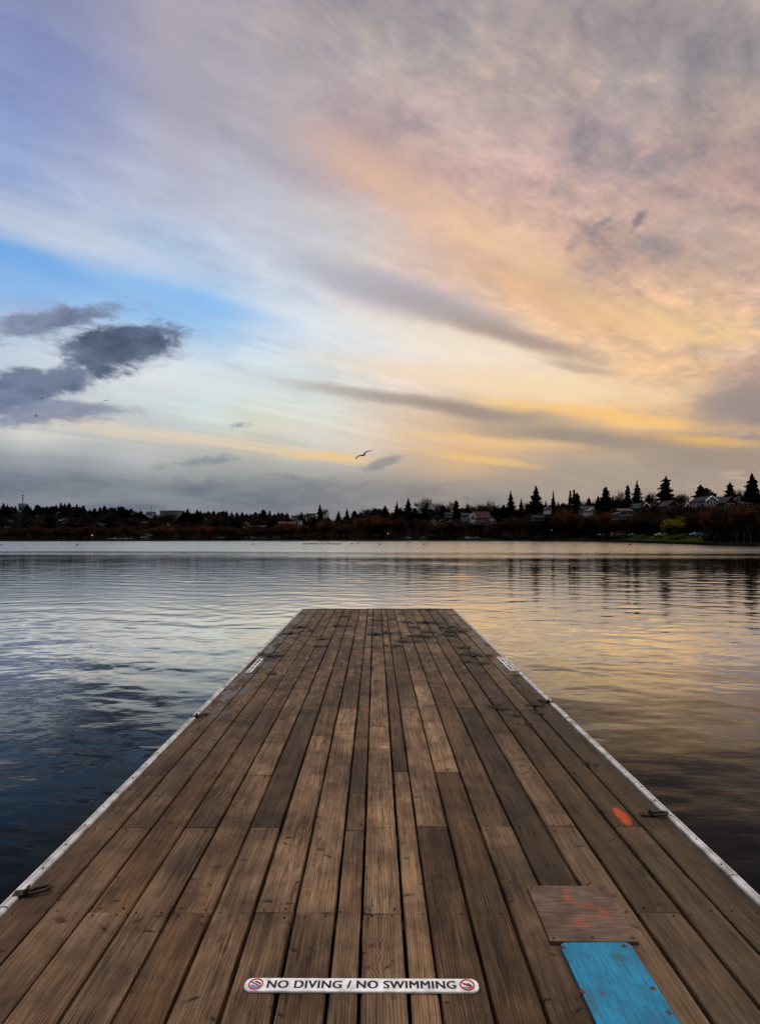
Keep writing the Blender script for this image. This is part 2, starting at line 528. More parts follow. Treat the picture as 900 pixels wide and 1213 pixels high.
# ================================================================ LAKE
def build_water():
    f_az = np.linspace(-R(58), R(58), 520)
    b_az = np.linspace(R(58), 2 * PI - R(58), 42)[1:-1]
    azs = np.concatenate([f_az, b_az])
    rs = [0.9]
    while rs[-1] < 460:
        rs.append(rs[-1] * 1.0046)
    rs = np.array(rs)
    Rr, A = np.meshgrid(rs, azs, indexing='ij')
    X = Rr * np.sin(A)
    Y = Rr * np.cos(A)
    front = np.clip((R(60) - np.abs(((A + PI) % (2 * PI)) - PI)) / R(6), 0, 1)
    # wind patches: the far water is ruffled, the near water is calm
    g = nrs.uniform(0, 2 * PI, 12)
    patch = np.zeros_like(X)
    for k in range(6):
        a = nrs.uniform(-0.5, 0.5)
        lam = nrs.uniform(9, 34)
        patch += np.sin((X * math.sin(a) * 0.5 + Y * math.cos(a)) * 2 * PI / lam + g[k])
    patch /= 6
    far = np.clip((Y - 38 + patch * 22 + 0.06 * (X + 20) + 5 * np.sin(X * 0.09 + 1)) / 46, 0, 1)
    far = far * far * (3 - 2 * far)
    mid = np.exp(-((Y - 22) / 16) ** 2)
    amp = 0.46 + 0.34 * patch + 0.14 * mid
    amp = np.clip(amp, 0.15, 1.5)
    Z = np.zeros_like(X)
    sp = Rr * 0.0050
    specs = []
    for k in range(76):
        lam = 0.18 * (11 ** (nrs.rand() ** 1.1))
        th = nrs.normal(0.10, 0.85 if lam < 0.9 else 0.6)
        slope = (0.0066 if lam > 0.9 else 0.0078)
        specs.append((lam, th, slope, nrs.uniform(0, 2 * PI)))
    dxw = 0.35 * np.sin(X * 0.31 + 1.3) + 0.3 * np.sin(Y * 0.23 + X * 0.11)
    dyw = 0.35 * np.sin(X * 0.27 + 0.4 + Y * 0.05) + 0.25 * np.sin(X * 0.9 + Y * 0.35)
    for lam, th, slope, ph in specs:
        kk = 2 * PI / lam
        fade = np.clip((lam - 2.6 * sp) / (1.6 * sp), 0, 1)
        a = slope / kk * fade
        Z += a * np.sin(kk * ((X + dxw) * math.sin(th) + (Y + dyw) * math.cos(th)) + ph)
    Z *= amp * (1 + 2.0 * far) * front * (0.88 - 0.10 * np.clip((Y - 16) / 10, 0, 1))
    verts = np.stack([X.ravel(), Y.ravel(), Z.ravel()], 1)
    nr, na = X.shape
    i, j = np.meshgrid(np.arange(nr - 1), np.arange(na), indexing='ij')
    j2 = (j + 1) % na
    q = np.stack([i * na + j, (i + 1) * na + j, (i + 1) * na + j2, i * na + j2], -1).reshape(-1, 4)
    # flip so the surface faces up
    q = q[:, ::-1]
    m, t, p = new_mat('lake_water')
    t.n.remove(p)
    deep = t.new('ShaderNodeBsdfDiffuse')
    deep.inputs['Color'].default_value = (0.0035, 0.0045, 0.006, 1)
    p = t.new('ShaderNodeBsdfGlossy')
    p.inputs['Color'].default_value = (1, 1, 1, 1)
    lw = t.new('ShaderNodeLayerWeight')
    lw.inputs['Blend'].default_value = 0.5
    fr = t.math('MULTIPLY', t.math('POWER', lw.outputs['Facing'], 11.5), 7.6)
    fr = t.math('MINIMUM', t.math('ADD', fr, 0.008), 0.96)
    mxs = t.new('ShaderNodeMixShader')
    t.put(mxs.inputs[0], fr)
    t.l.new(deep.outputs[0], mxs.inputs[1])
    t.l.new(p.outputs[0], mxs.inputs[2])
    t.l.new(mxs.outputs[0], t.n['Material Output'].inputs[0])
    at = t.new('ShaderNodeAttribute', attribute_name='ruffle')
    t.put(p.inputs['Roughness'], t.rng(at.outputs['Fac'], 0, 1, 0.03, 0.16, 'LINEAR'))
    tc = t.new('ShaderNodeTexCoord').outputs['Object']
    n1 = t.noise(t.vmath('MULTIPLY', tc, (2.2, 4.5, 1)), 1.0, 3, 0.55, 0.3)
    n2 = t.noise(t.vmath('MULTIPLY', tc, (0.8, 2.0, 1)), 1.0, 4, 0.6, 0.3)
    b = t.new('ShaderNodeBump')
    t.put(b.inputs['Strength'], t.rng(at.outputs['Fac'], 0, 1, 0.14, 1.0, 'LINEAR'))
    b.inputs['Distance'].default_value = 0.05
    t.put(b.inputs['Height'], t.math('ADD', t.math('MULTIPLY', n1, 0.35), n2))
    t.put(p.inputs['Normal'], b.outputs[0])
    t.put(lw.inputs['Normal'], b.outputs[0])
    me = np_mesh('lake', verts, q, m)
    a = me.attributes.new('ruffle', 'FLOAT', 'POINT')
    a.data.foreach_set('value', far.ravel().astype(np.float32))
    me.polygons.foreach_set('use_smooth', np.ones(len(me.polygons), dtype=bool))
    o = link('lake', me)
    tag(o, 'rippled grey blue lake mirroring the evening sky', None, None, 'structure')


build_water()
# ================================================================ DOCK
def dk(px, py):
    """photo point on the deck -> deck coordinates"""
    d = py - 634.0
    return (px - CX) * DH / d, DH * F / d


def on_deck(x, y, dz=0.0):
    return (x, y, DECK + TILT * y + dz)


PITCH = 1.474 / 447
SEAMS = [6, 54, 103, 153, 202, 252, 300, 349, 398, 429, 477, 507, 556, 604, 654, 705, 754, 808, 855, 907.5]
SEAMX = [(s - CX) * PITCH for s in SEAMS]
JK = [2.309 + 0.6672 * k for k in range(-12, 15)]          # joist lines
END = 11.72
BACK = -5.5


def jline(py):
    return DH * F / (py - 634.0)


# butt joints seen in the photo (photo row), further ones follow the joists
JOINTS = {0: [918, 800, 748], 1: [980, 830, 760], 2: [1081, 918, 770], 3: [980, 797, 741], 4: [1081, 918, 817, 755], 5: [980, 840, 765],
          6: [1081, 871, 782, 745], 7: [1081, 839, 758], 8: [984, 838, 775], 9: [1083, 861, 769, 737], 10: [914, 793, 747], 11: [979, 839, 765, 735],
          12: [914, 794, 756], 13: [979, 814, 742], 14: [838, 770], 15: [979, 869, 782], 16: [1081, 841, 795, 748], 17: [979, 840, 765], 18: [914, 800, 750]}
# board colours: (brightness, warmth) nearest-first
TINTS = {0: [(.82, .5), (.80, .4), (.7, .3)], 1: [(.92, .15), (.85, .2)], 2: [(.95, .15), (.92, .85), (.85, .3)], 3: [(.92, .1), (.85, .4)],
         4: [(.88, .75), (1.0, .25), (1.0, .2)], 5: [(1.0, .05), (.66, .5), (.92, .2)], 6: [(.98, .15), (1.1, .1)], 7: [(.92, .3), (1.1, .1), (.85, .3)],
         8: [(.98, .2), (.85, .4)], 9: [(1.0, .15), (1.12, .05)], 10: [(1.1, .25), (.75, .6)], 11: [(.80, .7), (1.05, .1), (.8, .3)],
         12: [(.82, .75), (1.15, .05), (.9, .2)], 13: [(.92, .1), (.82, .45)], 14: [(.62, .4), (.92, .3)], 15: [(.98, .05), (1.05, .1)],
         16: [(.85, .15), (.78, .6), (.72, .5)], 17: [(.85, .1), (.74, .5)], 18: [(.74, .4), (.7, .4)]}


def wood_material():
    m, t, p = new_mat('weathered_deck_wood')
    bc = t.new('ShaderNodeAttribute', attribute_name='bc').outputs['Vector']
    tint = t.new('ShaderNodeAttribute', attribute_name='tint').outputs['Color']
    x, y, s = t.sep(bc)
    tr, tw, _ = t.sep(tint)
    obj = t.new('ShaderNodeTexCoord').outputs['Object']
    s1 = t.math('MULTIPLY', s, 13.7)
    # knots
    kc = t.comb(t.math('ADD', t.math('DIVIDE', x, 0.20), t.math('MULTIPLY', s, 7.3)), t.math('ADD', t.math('DIVIDE', y, 0.17), s1), 0)
    vo = t.new('ShaderNodeTexVoronoi', feature='F1', voronoi_dimensions='2D')
    t.put(vo.inputs['Vector'], t.vmath('ADD', kc, t.vmath('SCALE', t.noise(kc, 6, 2, 0.5, 0, 1), scale=0.10)))
    vo.inputs['Scale'].default_value = 1.0
    kd = vo.outputs['Distance']
    kr, kg, kb = t.sep(vo.outputs['Color'])
    ksz = t.rng(kr, 0.75, 1.0, 0.0, 0.10, 'LINEAR')
    knot = t.rng(t.math('SUBTRACT', kd, ksz), -0.02, 0.03, 1.0, 0.0)
    knot = t.math('MULTIPLY', knot, t.rng(kr, 0.82, 0.83))
    kbend = t.math('MULTIPLY', t.rng(kd, 0.0, 0.42, 1.0, 0.0), t.rng(kr, 0.80, 0.83))
    # growth ring lines
    lo = t.noise(t.comb(t.math('MULTIPLY', x, 6.0), t.math('MULTIPLY', y, 0.55), s1), 1.0, 3, 0.5)
    ph = t.math('ADD', t.math('ADD', t.math('MULTIPLY', x, 620.0), t.math('MULTIPLY', lo, 46.0)), t.math('MULTIPLY', kbend, 13.0))
    ring = t.math('ADD', t.math('MULTIPLY', t.math('SINE', ph), 0.5), 0.5)
    ring = t.math('POWER', ring, 1.8)
    # fibres
    f1 = t.noise(t.comb(t.math('MULTIPLY', x, 70), t.math('MULTIPLY', y, 2.2), s1), 1.0, 6, 0.62, 0.4)
    f2 = t.noise(t.comb(t.math('MULTIPLY', x, 430), t.math('MULTIPLY', y, 9), s1), 1.0, 3, 0.6)
    f3 = t.noise(t.comb(t.math('MULTIPLY', x, 10), t.math('MULTIPLY', y, 1.4), s1), 1.0, 6, 0.6)
    # checks (cracks along the grain)
    cn = t.noise(t.comb(t.math('MULTIPLY', x, 46), t.math('MULTIPLY', y, 1.1), t.math('ADD', s1, 3.3)), 1.0, 5, 0.55)
    crk = t.rng(t.math('ABSOLUTE', t.math('SUBTRACT', cn, 0.5)), 0.0, 0.014, 1.0, 0.0)
    cmask = t.rng(t.noise(t.comb(t.math('MULTIPLY', x, 9), t.math('MULTIPLY', y, 1.7), t.math('ADD', s1, 9.1)), 1.0, 3, 0.5), 0.52, 0.64)
    crk = t.math('MULTIPLY', crk, cmask)
    # dark bruises and gouges
    gn = t.noise(t.comb(t.math('MULTIPLY', x, 26), t.math('MULTIPLY', y, 17), s1), 1.0, 4, 0.6)
    gouge = t.rng(gn, 0.71, 0.76)
    # broad stains across boards
    st = t.noise(obj, 1.5, 7, 0.62, 0.3)
    st2 = t.noise(obj, 5.5, 6, 0.62, 0.2)
    v = t.math('ADD', t.math('MULTIPLY', f1, 0.55), t.math('ADD', t.math('MULTIPLY', f2, 0.42), t.math('MULTIPLY', f3, 0.45)))
    v = t.math('ADD', v, t.math('MULTIPLY', t.math('SUBTRACT', 0.5, ring), t.rng(lo, 0.35, 0.65, 0.03, 0.15)))
    v = t.rng(v, 0.50, 0.92, interp='LINEAR')
    grey = t.ramp(v, [(0.0, (0.1222, 0.0728, 0.0419)), (0.35, (0.3173, 0.1981, 0.1179)), (0.65, (0.5288, 0.3476, 0.214)), (1.0, (0.799, 0.5558, 0.3536))])
    warm = t.ramp(v, [(0.0, (0.0799, 0.0364, 0.014)), (0.35, (0.2538, 0.1253, 0.0465)), (0.65, (0.4348, 0.2324, 0.0962)), (1.0, (0.6815, 0.4042, 0.1939))])
    col = t.mix(t.math('ADD', t.math('MULTIPLY', tw, 0.8), 0.18), grey, warm)
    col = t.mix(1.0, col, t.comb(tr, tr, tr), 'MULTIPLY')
    blot = t.rng(st, 0.34, 0.62, 0.50, 1.10)
    blot2 = t.rng(st2, 0.30, 0.60, 0.62, 1.08)
    col = t.mix(1.0, col, (1.05, 0.985, 0.915), 'MULTIPLY')
    bm = t.math('MULTIPLY', t.math('MULTIPLY', blot, blot2), 0.43)
    col = t.mix(1.0, col, t.comb(bm, bm, bm), 'MULTIPLY')
    col = t.mix(t.math('MULTIPLY', knot, t.rng(f1, 0.3, 0.7, 0.35, 0.8)), col, (0.016, 0.009, 0.006))
    col = t.mix(t.math('MULTIPLY', gouge, 0.75), col, (0.018, 0.012, 0.009))
    col = t.mix(t.math('MULTIPLY', crk, 0.85), col, (0.010, 0.007, 0.005))
    # short dark spike knots lying across the grain, and dents
    sc_ = t.comb(t.math('ADD', t.math('DIVIDE', x, 0.085), t.math('MULTIPLY', s, 3.9)), t.math('ADD', t.math('DIVIDE', y, 0.13), s1), 0)
    vo2 = t.new('ShaderNodeTexVoronoi', feature='F1', voronoi_dimensions='2D')
    t.put(vo2.inputs['Vector'], sc_)
    vo2.inputs['Scale'].default_value = 1.0
    r2, g2, b2 = t.sep(vo2.outputs['Color'])
    pv = t.vmath('SUBTRACT', sc_, vo2.outputs['Position'])
    px_, py_, _z = t.sep(pv)
    skew = t.math('ADD', py_, t.math('MULTIPLY', px_, t.math('SUBTRACT', g2, 0.5)))
    wob2 = t.math('MULTIPLY', t.math('SUBTRACT', f1, 0.5), 0.10)
    ed = t.vmath('LENGTH', t.comb(t.math('DIVIDE', px_, t.rng(b2, 0, 1, 0.07, 0.24, 'LINEAR')), t.math('DIVIDE', t.math('ADD', skew, wob2), t.rng(b2, 0, 1, 0.03, 0.055, 'LINEAR')), 0))
    spike = t.math('MULTIPLY', t.rng(ed, 0.5, 1.1, 1.0, 0.0), t.rng(r2, 0.78, 0.79))
    halo = t.math('MULTIPLY', t.rng(ed, 0.8, 3.0, 1.0, 0.0), t.rng(r2, 0.78, 0.79))
    col = t.mix(t.math('MULTIPLY', halo, 0.40), col, (0.035, 0.022, 0.014))
    col = t.mix(t.math('MULTIPLY', spike, 0.92), col, (0.006, 0.004, 0.003))
    # algae and damp toward the right hand boards
    ox, oy, oz = t.sep(obj)
    damp = t.math('MULTIPLY', t.rng(t.math('ADD', ox, t.math('MULTIPLY', t.math('SUBTRACT', st2, 0.5), 1.6)), 0.55, 1.25), t.rng(st, 0.36, 0.6))
    col = t.mix(t.math('MULTIPLY', damp, 0.45), col, (0.030, 0.021, 0.009))
    far_m = t.math('MULTIPLY', t.rng(oy, 4.0, 7.5), t.rng(t.noise(t.vmath('MULTIPLY', obj, (7, 3.2, 1)), 1.0, 6, 0.65, 0.4), 0.47, 0.60))
    col = t.mix(t.math('MULTIPLY', far_m, 0.62), col, (0.016, 0.011, 0.007))
    grim = t.math('MULTIPLY', t.rng(t.noise(t.vmath('MULTIPLY', obj, (16, 3.0, 1)), 1.0, 7, 0.68, 0.5), 0.55, 0.66), 0.55)
    col = t.mix(grim, col, (0.026, 0.016, 0.010))
    # far edges: left wet puddles with grey sheen put into colour, right pale dabs, droppings
    pn = t.noise(t.vmath('MULTIPLY', obj, (5.5, 2.6, 1)), 1.0, 5, 0.6, 0.3)
    lft = t.math('MULTIPLY', t.rng(ox, -1.16, -1.30), t.math('MULTIPLY', t.rng(oy, 4.6, 5.0), t.rng(oy, 11.9, 8.0, 0.6, 1.0)))
    pud = t.math('MULTIPLY', t.rng(pn, 0.47, 0.56), lft)
    col = t.mix(t.math('MULTIPLY', pud, 0.80), col, (0.11, 0.105, 0.105))
    rgt = t.math('MULTIPLY', t.rng(ox, 1.22, 1.36), t.rng(oy, 5.6, 6.4))
    pud2 = t.math('MULTIPLY', t.rng(pn, 0.50, 0.55), rgt)
    col = t.mix(t.math('MULTIPLY', pud2, 0.8), col, (0.16, 0.125, 0.09))
    dn = t.noise(t.vmath('MULTIPLY', obj, (13, 8, 1)), 1.0, 3, 0.5, 0.6)
    drop = t.math('MULTIPLY', t.rng(dn, 0.655, 0.68), t.rng(oy, 4.2, 6.5))
    col = t.mix(t.math('MULTIPLY', drop, 0.8), col, (0.26, 0.24, 0.22))
    # orange sprayed dash and tiny orange spots
    e1 = t.vmath('LENGTH', t.vmath('DIVIDE', t.vmath('SUBTRACT', t.comb(ox, oy, 0), (1.290, 3.10, 0)), (0.030, 0.100, 1)))
    spn = t.noise(t.vmath('MULTIPLY', obj, (60, 22, 1)), 1.0, 4, 0.6)
    spray = t.math('MULTIPLY', t.rng(t.math('ADD', e1, t.math('MULTIPLY', t.math('SUBTRACT', spn, 0.5), 1.5)), 0.55, 1.3, 1.0, 0.0), t.rng(f1, 0.32, 0.55, 0.35, 1.0))
    col = t.mix(t.math('MULTIPLY', spray, 0.95), col, (0.60, 0.070, 0.007))
    for (ux, uy, ur, uo) in [(-0.085, 5.00, 0.05, 0.28), (-0.23, 7.3, 0.05, 0.28)]:
        e2 = t.vmath('LENGTH', t.vmath('DIVIDE', t.vmath('SUBTRACT', t.comb(ox, oy, 0), (ux, uy, 0)), (ur, ur * 1.5, 1)))
        col = t.mix(t.math('MULTIPLY', t.rng(t.math('ADD', e2, t.math('MULTIPLY', t.math('SUBTRACT', spn, 0.5), 1.2)), 0.4, 1.1, 1.0, 0.0), uo), col, (0.6, 0.12, 0.05))
    # little white dash of paint on the middle board
    e3 = t.vmath('LENGTH', t.vmath('DIVIDE', t.vmath('SUBTRACT', t.comb(ox, oy, 0), (0.063, 4.11, 0)), (0.035, 0.02, 1)))
    col = t.mix(t.math('MULTIPLY', t.rng(t.math('ADD', e3, t.math('MULTIPLY', t.math('SUBTRACT', spn, 0.5), 0.9)), 0.7, 1.1, 1.0, 0.0), 0.55), col, (0.5, 0.48, 0.46))
    t.put(p.inputs['Base Color'], col)
    ro = t.rng(v, 0, 1, 0.80, 0.62, 'LINEAR')
    ro = t.math('SUBTRACT', ro, t.math('MULTIPLY', pud, 0.25))
    t.put(p.inputs['Roughness'], ro)
    p.inputs['Specular IOR Level'].default_value = 0.28
    h = t.math('ADD', t.math('MULTIPLY', v, 0.6), t.math('MULTIPLY', f2, 0.5))
    h = t.math('SUBTRACT', h, t.math('MULTIPLY', t.math('ADD', crk, gouge), 1.4))
    h = t.math('SUBTRACT', h, t.math('MULTIPLY', t.math('MAXIMUM', knot, spike), 0.4))
    b = t.new('ShaderNodeBump')
    b.inputs['Strength'].default_value = 1.0
    b.inputs['Distance'].default_value = 0.006
    t.put(b.inputs['Height'], h)
    t.put(p.inputs['Normal'], b.outputs[0])
    return m


M_wood = wood_material()
M_nail = var_mat('rusty_nail', (0.012, 0.009, 0.008), (0.05, 0.028, 0.018), 60, 0.7, metal=0.3)
M_white = var_mat('worn_white_trim', (0.26, 0.245, 0.235), (0.62, 0.60, 0.59), 9, 0.55, 8, 0.4, 0.3)
M_dark_beam = var_mat('wet_dark_timber', (0.012, 0.010, 0.008), (0.04, 0.03, 0.022), 5, 0.7)
M_iron = var_mat('black_rusted_iron', (0.010, 0.010, 0.011), (0.06, 0.035, 0.022), 30, 0.55, 5, 0.5, 0.3, 0.6)
M_float = var_mat('grey_float', (0.10, 0.10, 0.10), (0.2, 0.2, 0.2), 3, 0.6)

dock = empty('dock', (0, 0, DECK), (TILT, 0, 0))
tag(dock, 'long brown plank floating dock with white edge trim running out into the lake', 'dock')


def build_deck():
    mb = MB()
    bcs, tints = [], []
    for i in range(19):
        xa, xb = SEAMX[i], SEAMX[i + 1]
        gap = 0.0105 + 0.003 * rnd.random()
        if i in (6, 15, 17):
            gap += 0.003
        ys = [jline(p) for p in JOINTS[i]]
        back = []
        yy = ys[0]
        while yy > BACK + 1.0:
            yy -= 0.6672 * rnd.choice([4, 4, 5])
            if yy > BACK + 0.3:
                back.append(yy)
        if i in (2, 3, 4):
            pass
        cuts = [BACK] + back[::-1] + ys + [END]
        nb = len(cuts) - 1
        k0 = len(back)
        for b in range(nb):
            y0, y1 = cuts[b] + 0.002, cuts[b + 1] - 0.002
            seed = rnd.uniform(0, 60)
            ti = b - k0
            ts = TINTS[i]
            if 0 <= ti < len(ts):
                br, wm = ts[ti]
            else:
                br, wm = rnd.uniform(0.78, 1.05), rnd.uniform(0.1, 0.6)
            dz = rnd.uniform(-0.0022, 0.0022)
            cx, w = (xa + xb) / 2, (xb - xa - gap)
            n = max(2, int((y1 - y0) / 0.07))
            th = 0.045
            sk = rnd.uniform(-0.0012, 0.0012)
            tilt_b = rnd.uniform(-0.02, 0.02)
            vs, fs = [], []
            for r in range(n + 1):
                y = y0 + (y1 - y0) * r / n
                wl = 0.0022 * mnoise.noise(Vector((y * 2.3, seed, 1))) + 0.0018 * mnoise.noise(Vector((y * 9, seed, 2)))
                wr = 0.0022 * mnoise.noise(Vector((y * 2.3, seed, 5))) + 0.0018 * mnoise.noise(Vector((y * 9, seed, 6)))
                hz = dz + 0.0016 * mnoise.noise(Vector((y * 0.9, seed, 9)))
                if r in (0, n):
                    hz -= 0.0012
                L, Rr_ = -w / 2 + wl, w / 2 + wr
                sx = cx + sk * (y - y0)
                for (lx, lz) in [(L, -th), (L, -0.006), (L + 0.004, -0.0008), (0, 0.0006), (Rr_ - 0.004, -0.0008), (Rr_, -0.006), (Rr_, -th)]:
                    vs.append((sx + lx, y, hz + lz + tilt_b * lx))
                    bcs.append((lx, y, seed))
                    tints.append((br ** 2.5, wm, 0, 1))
            for r in range(n):
                for c in range(6):
                    a = r * 7 + c
                    fs.append((a, a + 1, a + 8, a + 7))
            fs.append(tuple(range(6, -1, -1)))
            fs.append(tuple(n * 7 + c for c in range(7)))
            fs[-2] = tuple(reversed(fs[-2]))
            fs = [tuple(reversed(f)) for f in fs]
            mb.add(vs, fs, 0)
            # nail heads on every joist, pairs
            for jy in JK:
                for yo in ([0.0] if (y0 + 0.05 < jy < y1 - 0.05) else ([0.028] if abs(jy - y0) < 0.03 else ([-0.028] if abs(jy - y1) < 0.03 else []))):
                    for fx in (-0.30, 0.30):
                        if rnd.random() < 0.12:
                            continue
                        nx, ny = cx + fx * w + rnd.uniform(-.008, .008), jy + yo + rnd.uniform(-.012, .012)
                        r_ = rnd.uniform(0.0032, 0.0048)
                        zt = dz + 0.0026
                        ring = [(nx + r_ * math.cos(a * PI / 3), ny + r_ * math.sin(a * PI / 3), zt) for a in range(6)]
                        low = [(nx + r_ * math.cos(a * PI / 3), ny + r_ * math.sin(a * PI / 3), zt - 0.008) for a in range(6)]
                        mb.add(ring + low, [(0, 1, 2, 3, 4, 5)] + [(a, a + 6, (a + 1) % 6 + 6, (a + 1) % 6) for a in range(6)], 1)
                        bcs.extend([(0, 0, 0)] * 12)
                        tints.extend([(1, 0, 0, 1)] * 12)
    me = mb.mesh('deck', [M_wood, M_nail])
    a = me.attributes.new('bc', 'FLOAT_VECTOR', 'POINT')
    a.data.foreach_set('vector', np.array(bcs, dtype=np.float32).ravel())
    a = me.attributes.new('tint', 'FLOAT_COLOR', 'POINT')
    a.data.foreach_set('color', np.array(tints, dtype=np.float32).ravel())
    return link('deck', me, dock)


build_deck()


def trim_strip(xa, xb, flip):
    """white bumper strip in lengths, with a groove and nail heads"""
    mb = MB()
    y = BACK
    cuts = [BACK]
    seq = [2.33, 4.83, 7.4, 9.7] if flip else [2.55, 4.75, 7.2, 9.5]
    cuts += [-0.4] + seq + [END + 0.01]
    for a, b in zip(cuts[:-1], cuts[1:]):
        n = max(2, int((b - a) / 0.12))
        vs, fs = [], []
        w = xb - xa
        prof = [(0, -0.05), (0, 0.002), (0.12 * w, 0.008), (0.52 * w, 0.009), (0.55 * w, 0.005), (0.60 * w, 0.005), (0.63 * w, 0.009), (0.88 * w, 0.008), (w, 0.002), (w, -0.05)]
        if flip:
            prof = [(w - px_, pz) for px_, pz in prof][::-1]
        k = len(prof)
        sd_ = rnd.uniform(0, 50)
        for r in range(n + 1):
            yy = a + 0.004 + (b - a - 0.008) * r / n
            wx = 0.004 * mnoise.noise(Vector((yy * 0.8, sd_, 0))) + 0.0015 * mnoise.noise(Vector((yy * 5, sd_, 3)))
            for (px_, pz) in prof:
                vs.append((xa + px_ + wx, yy, pz + 0.002 * mnoise.noise(Vector((yy * 2, sd_, 7)))))
        for r in range(n):
            for c in range(k - 1):
                q0 = r * k + c
                fs.append((q0, q0 + k, q0 + k + 1, q0 + 1))
        fs.append(tuple(range(k)))
        fs.append(tuple(n * k + c for c in range(k - 1, -1, -1)))
        mb.add(vs, fs, 0)
        yy = a + 0.08
        while yy < b - 0.03:
            nx = xa + w * (0.33 if not flip else 0.62) + rnd.uniform(-.004, .004)
            mb.lathe([(0.0045, 0.004), (0.0045, 0.0115), (0.002, 0.0125)], 6, (nx, yy, 0), 1)
            yy += rnd.uniform(0.17, 0.24)
    return mb.build('edge_trim', [M_white, M_nail], dock)


trim_strip(-1.492, -1.449, True)
trim_strip(1.525, 1.567, False)

mb = MB()
for xs in (-1.425, 1.512):
    mb.box((xs, (BACK + END) / 2, -0.16), (0.022, END - BACK, 0.22))
mb.build('side_beam', M_dark_beam, dock)
mb = MB()
for jy in JK:
    if jy < END - 0.1:
        mb.box((0.043, jy, -0.115), (2.88, 0.045, 0.13))
mb.build('joists', M_dark_beam, dock)
mb = MB()
mb.box((0.04, END + 0.025, -0.11), (3.02, 0.045, 0.20))
mb.box((0.04, END + 0.052, -0.02), (3.05, 0.012, 0.05))
mb.build('end_beam', M_dark_beam, dock)
for yf in (0.5, 4.5, 8.5, 11.0):
    mb = MB()
    mb.box((0.04, yf, -0.30), (2.7, 1.1, 0.22))
    mb.build('float', M_float, dock)


def mooring_ring(px, py, ang, size=1.0):
    x, y = dk(px, py)
    mb = MB()
    n = 20
    lx, ly = 0.052 * size, 0.022 * size
    loop = [(lx * math.cos(2 * PI * k / n), ly * math.sin(2 * PI * k / n), 0.014 + 0.006 * math.cos(2 * PI * k / n)) for k in range(n)]
    mb.tube(loop, 0.0075, 8, 0, False, True)
    o = mb.build('mooring_ring', M_iron, dock, True)
    o.location = (x, y, 0)
    o.rotation_euler = (0, 0, ang)
    mb = MB()
    mb.box((-lx - 0.018, 0, 0.006), (0.062, 0.040, 0.011))
    mb.tube([(-lx - 0.004, -0.015, 0.010), (-lx + 0.004, -0.012, 0.026), (-lx + 0.004, 0.012, 0.026), (-lx - 0.004, 0.015, 0.010)], 0.006, 8)
    for bx in (-0.036, -0.008):
        mb.lathe([(0.006, 0.010), (0.006, 0.016), (0.003, 0.018)], 6, (-lx + bx, 0, 0))
    mb.build('ring_plate', M_iron, o)
    return o


mooring_ring(46, 1058, R(12), 0.85)
mooring_ring(780, 967, R(-8), 0.8)
mooring_ring(240, 849, R(20), 0.9)
mooring_ring(643, 832, R(170), 0.85)

# ---------------------------------------------------------------- signs
M_sign = var_mat('sign_white', (0.56, 0.55, 0.54), (0.90, 0.90, 0.91), 22, 0.4, 6, 0.5)
M_sblack = var_mat('sign_black', (0.004, 0.004, 0.005), (0.012, 0.012, 0.012), 30, 0.5)
M_sred = var_mat('sign_red', (0.42, 0.012, 0.016), (0.55, 0.02, 0.02), 30, 0.5)
M_sblue = var_mat('sign_blue', (0.04, 0.22, 0.48), (0.06, 0.30, 0.6), 30, 0.5)


def rrect(w, h, r, n=8):
    out = []
    for (sx, sy, a0) in [(1, 1, 0), (-1, 1, 90), (-1, -1, 180), (1, -1, 270)]:
        for k in range(n + 1):
            a = R(a0 + 90 * k / n)
            out.append((sx * (w / 2 - r) + r * math.cos(a), sy * (h / 2 - r) + r * math.sin(a)))
    return out


def text_mesh(body, width, height, name, mat, z, off=0.012, shear=0.0):
    cu = bpy.data.curves.new('lettering_curve', 'FONT')
    cu.body = body
    cu.align_x = 'CENTER'
    cu.align_y = 'CENTER'
    cu.size = 1
    cu.offset = off
    cu.shear = shear
    cu.space_character = 1.08
    tmp = bpy.data.objects.new('lettering_tmp', cu)
    C.objects.link(tmp)
    bpy.context.view_layer.update()
    me = bpy.data.meshes.new_from_object(tmp)
    bpy.data.objects.remove(tmp)
    bpy.data.curves.remove(cu)
    n = len(me.vertices)
    co = np.zeros(n * 3, dtype=np.float32)
    me.vertices.foreach_get('co', co)
    co = co.reshape(-1, 3)
    lo_, hi_ = co.min(0), co.max(0)
    c_ = (lo_ + hi_) / 2
    co[:, 0] = (co[:, 0] - c_[0]) * width / (hi_[0] - lo_[0])
    co[:, 1] = (co[:, 1] - c_[1]) * height / (hi_[1] - lo_[1])
    co[:, 2] = z
    me.vertices.foreach_set('co', co.ravel())
    # thicken the strokes: the same glyphs laid a hair apart
    bmx = MB()
    fcs = [tuple(pl_.vertices) for pl_ in me.polygons]
    for k_, dxs in enumerate((-0.0016, -0.0005, 0.0005, 0.0016)):
        bmx.add([(c__[0] + dxs, c__[1], c__[2] + 0.00008 * k_) for c__ in co.tolist()], fcs)
    bpy.data.meshes.remove(me)
    me = bmx.mesh('lettering', mat)
    me.materials.clear()
    me.materials.append(mat)
    me.name = name
    me.update()
    return me


def disc_ring(mb, cx, cy, r0, r1, z, mi, n=28):
    vs = [(cx + r * math.cos(2 * PI * k / n), cy + r * math.sin(2 * PI * k / n), z) for r in (r0, r1) for k in range(n)]
    mb.add(vs, [(k, n + k, n + (k + 1) % n, (k + 1) % n) for k in range(n)], mi)


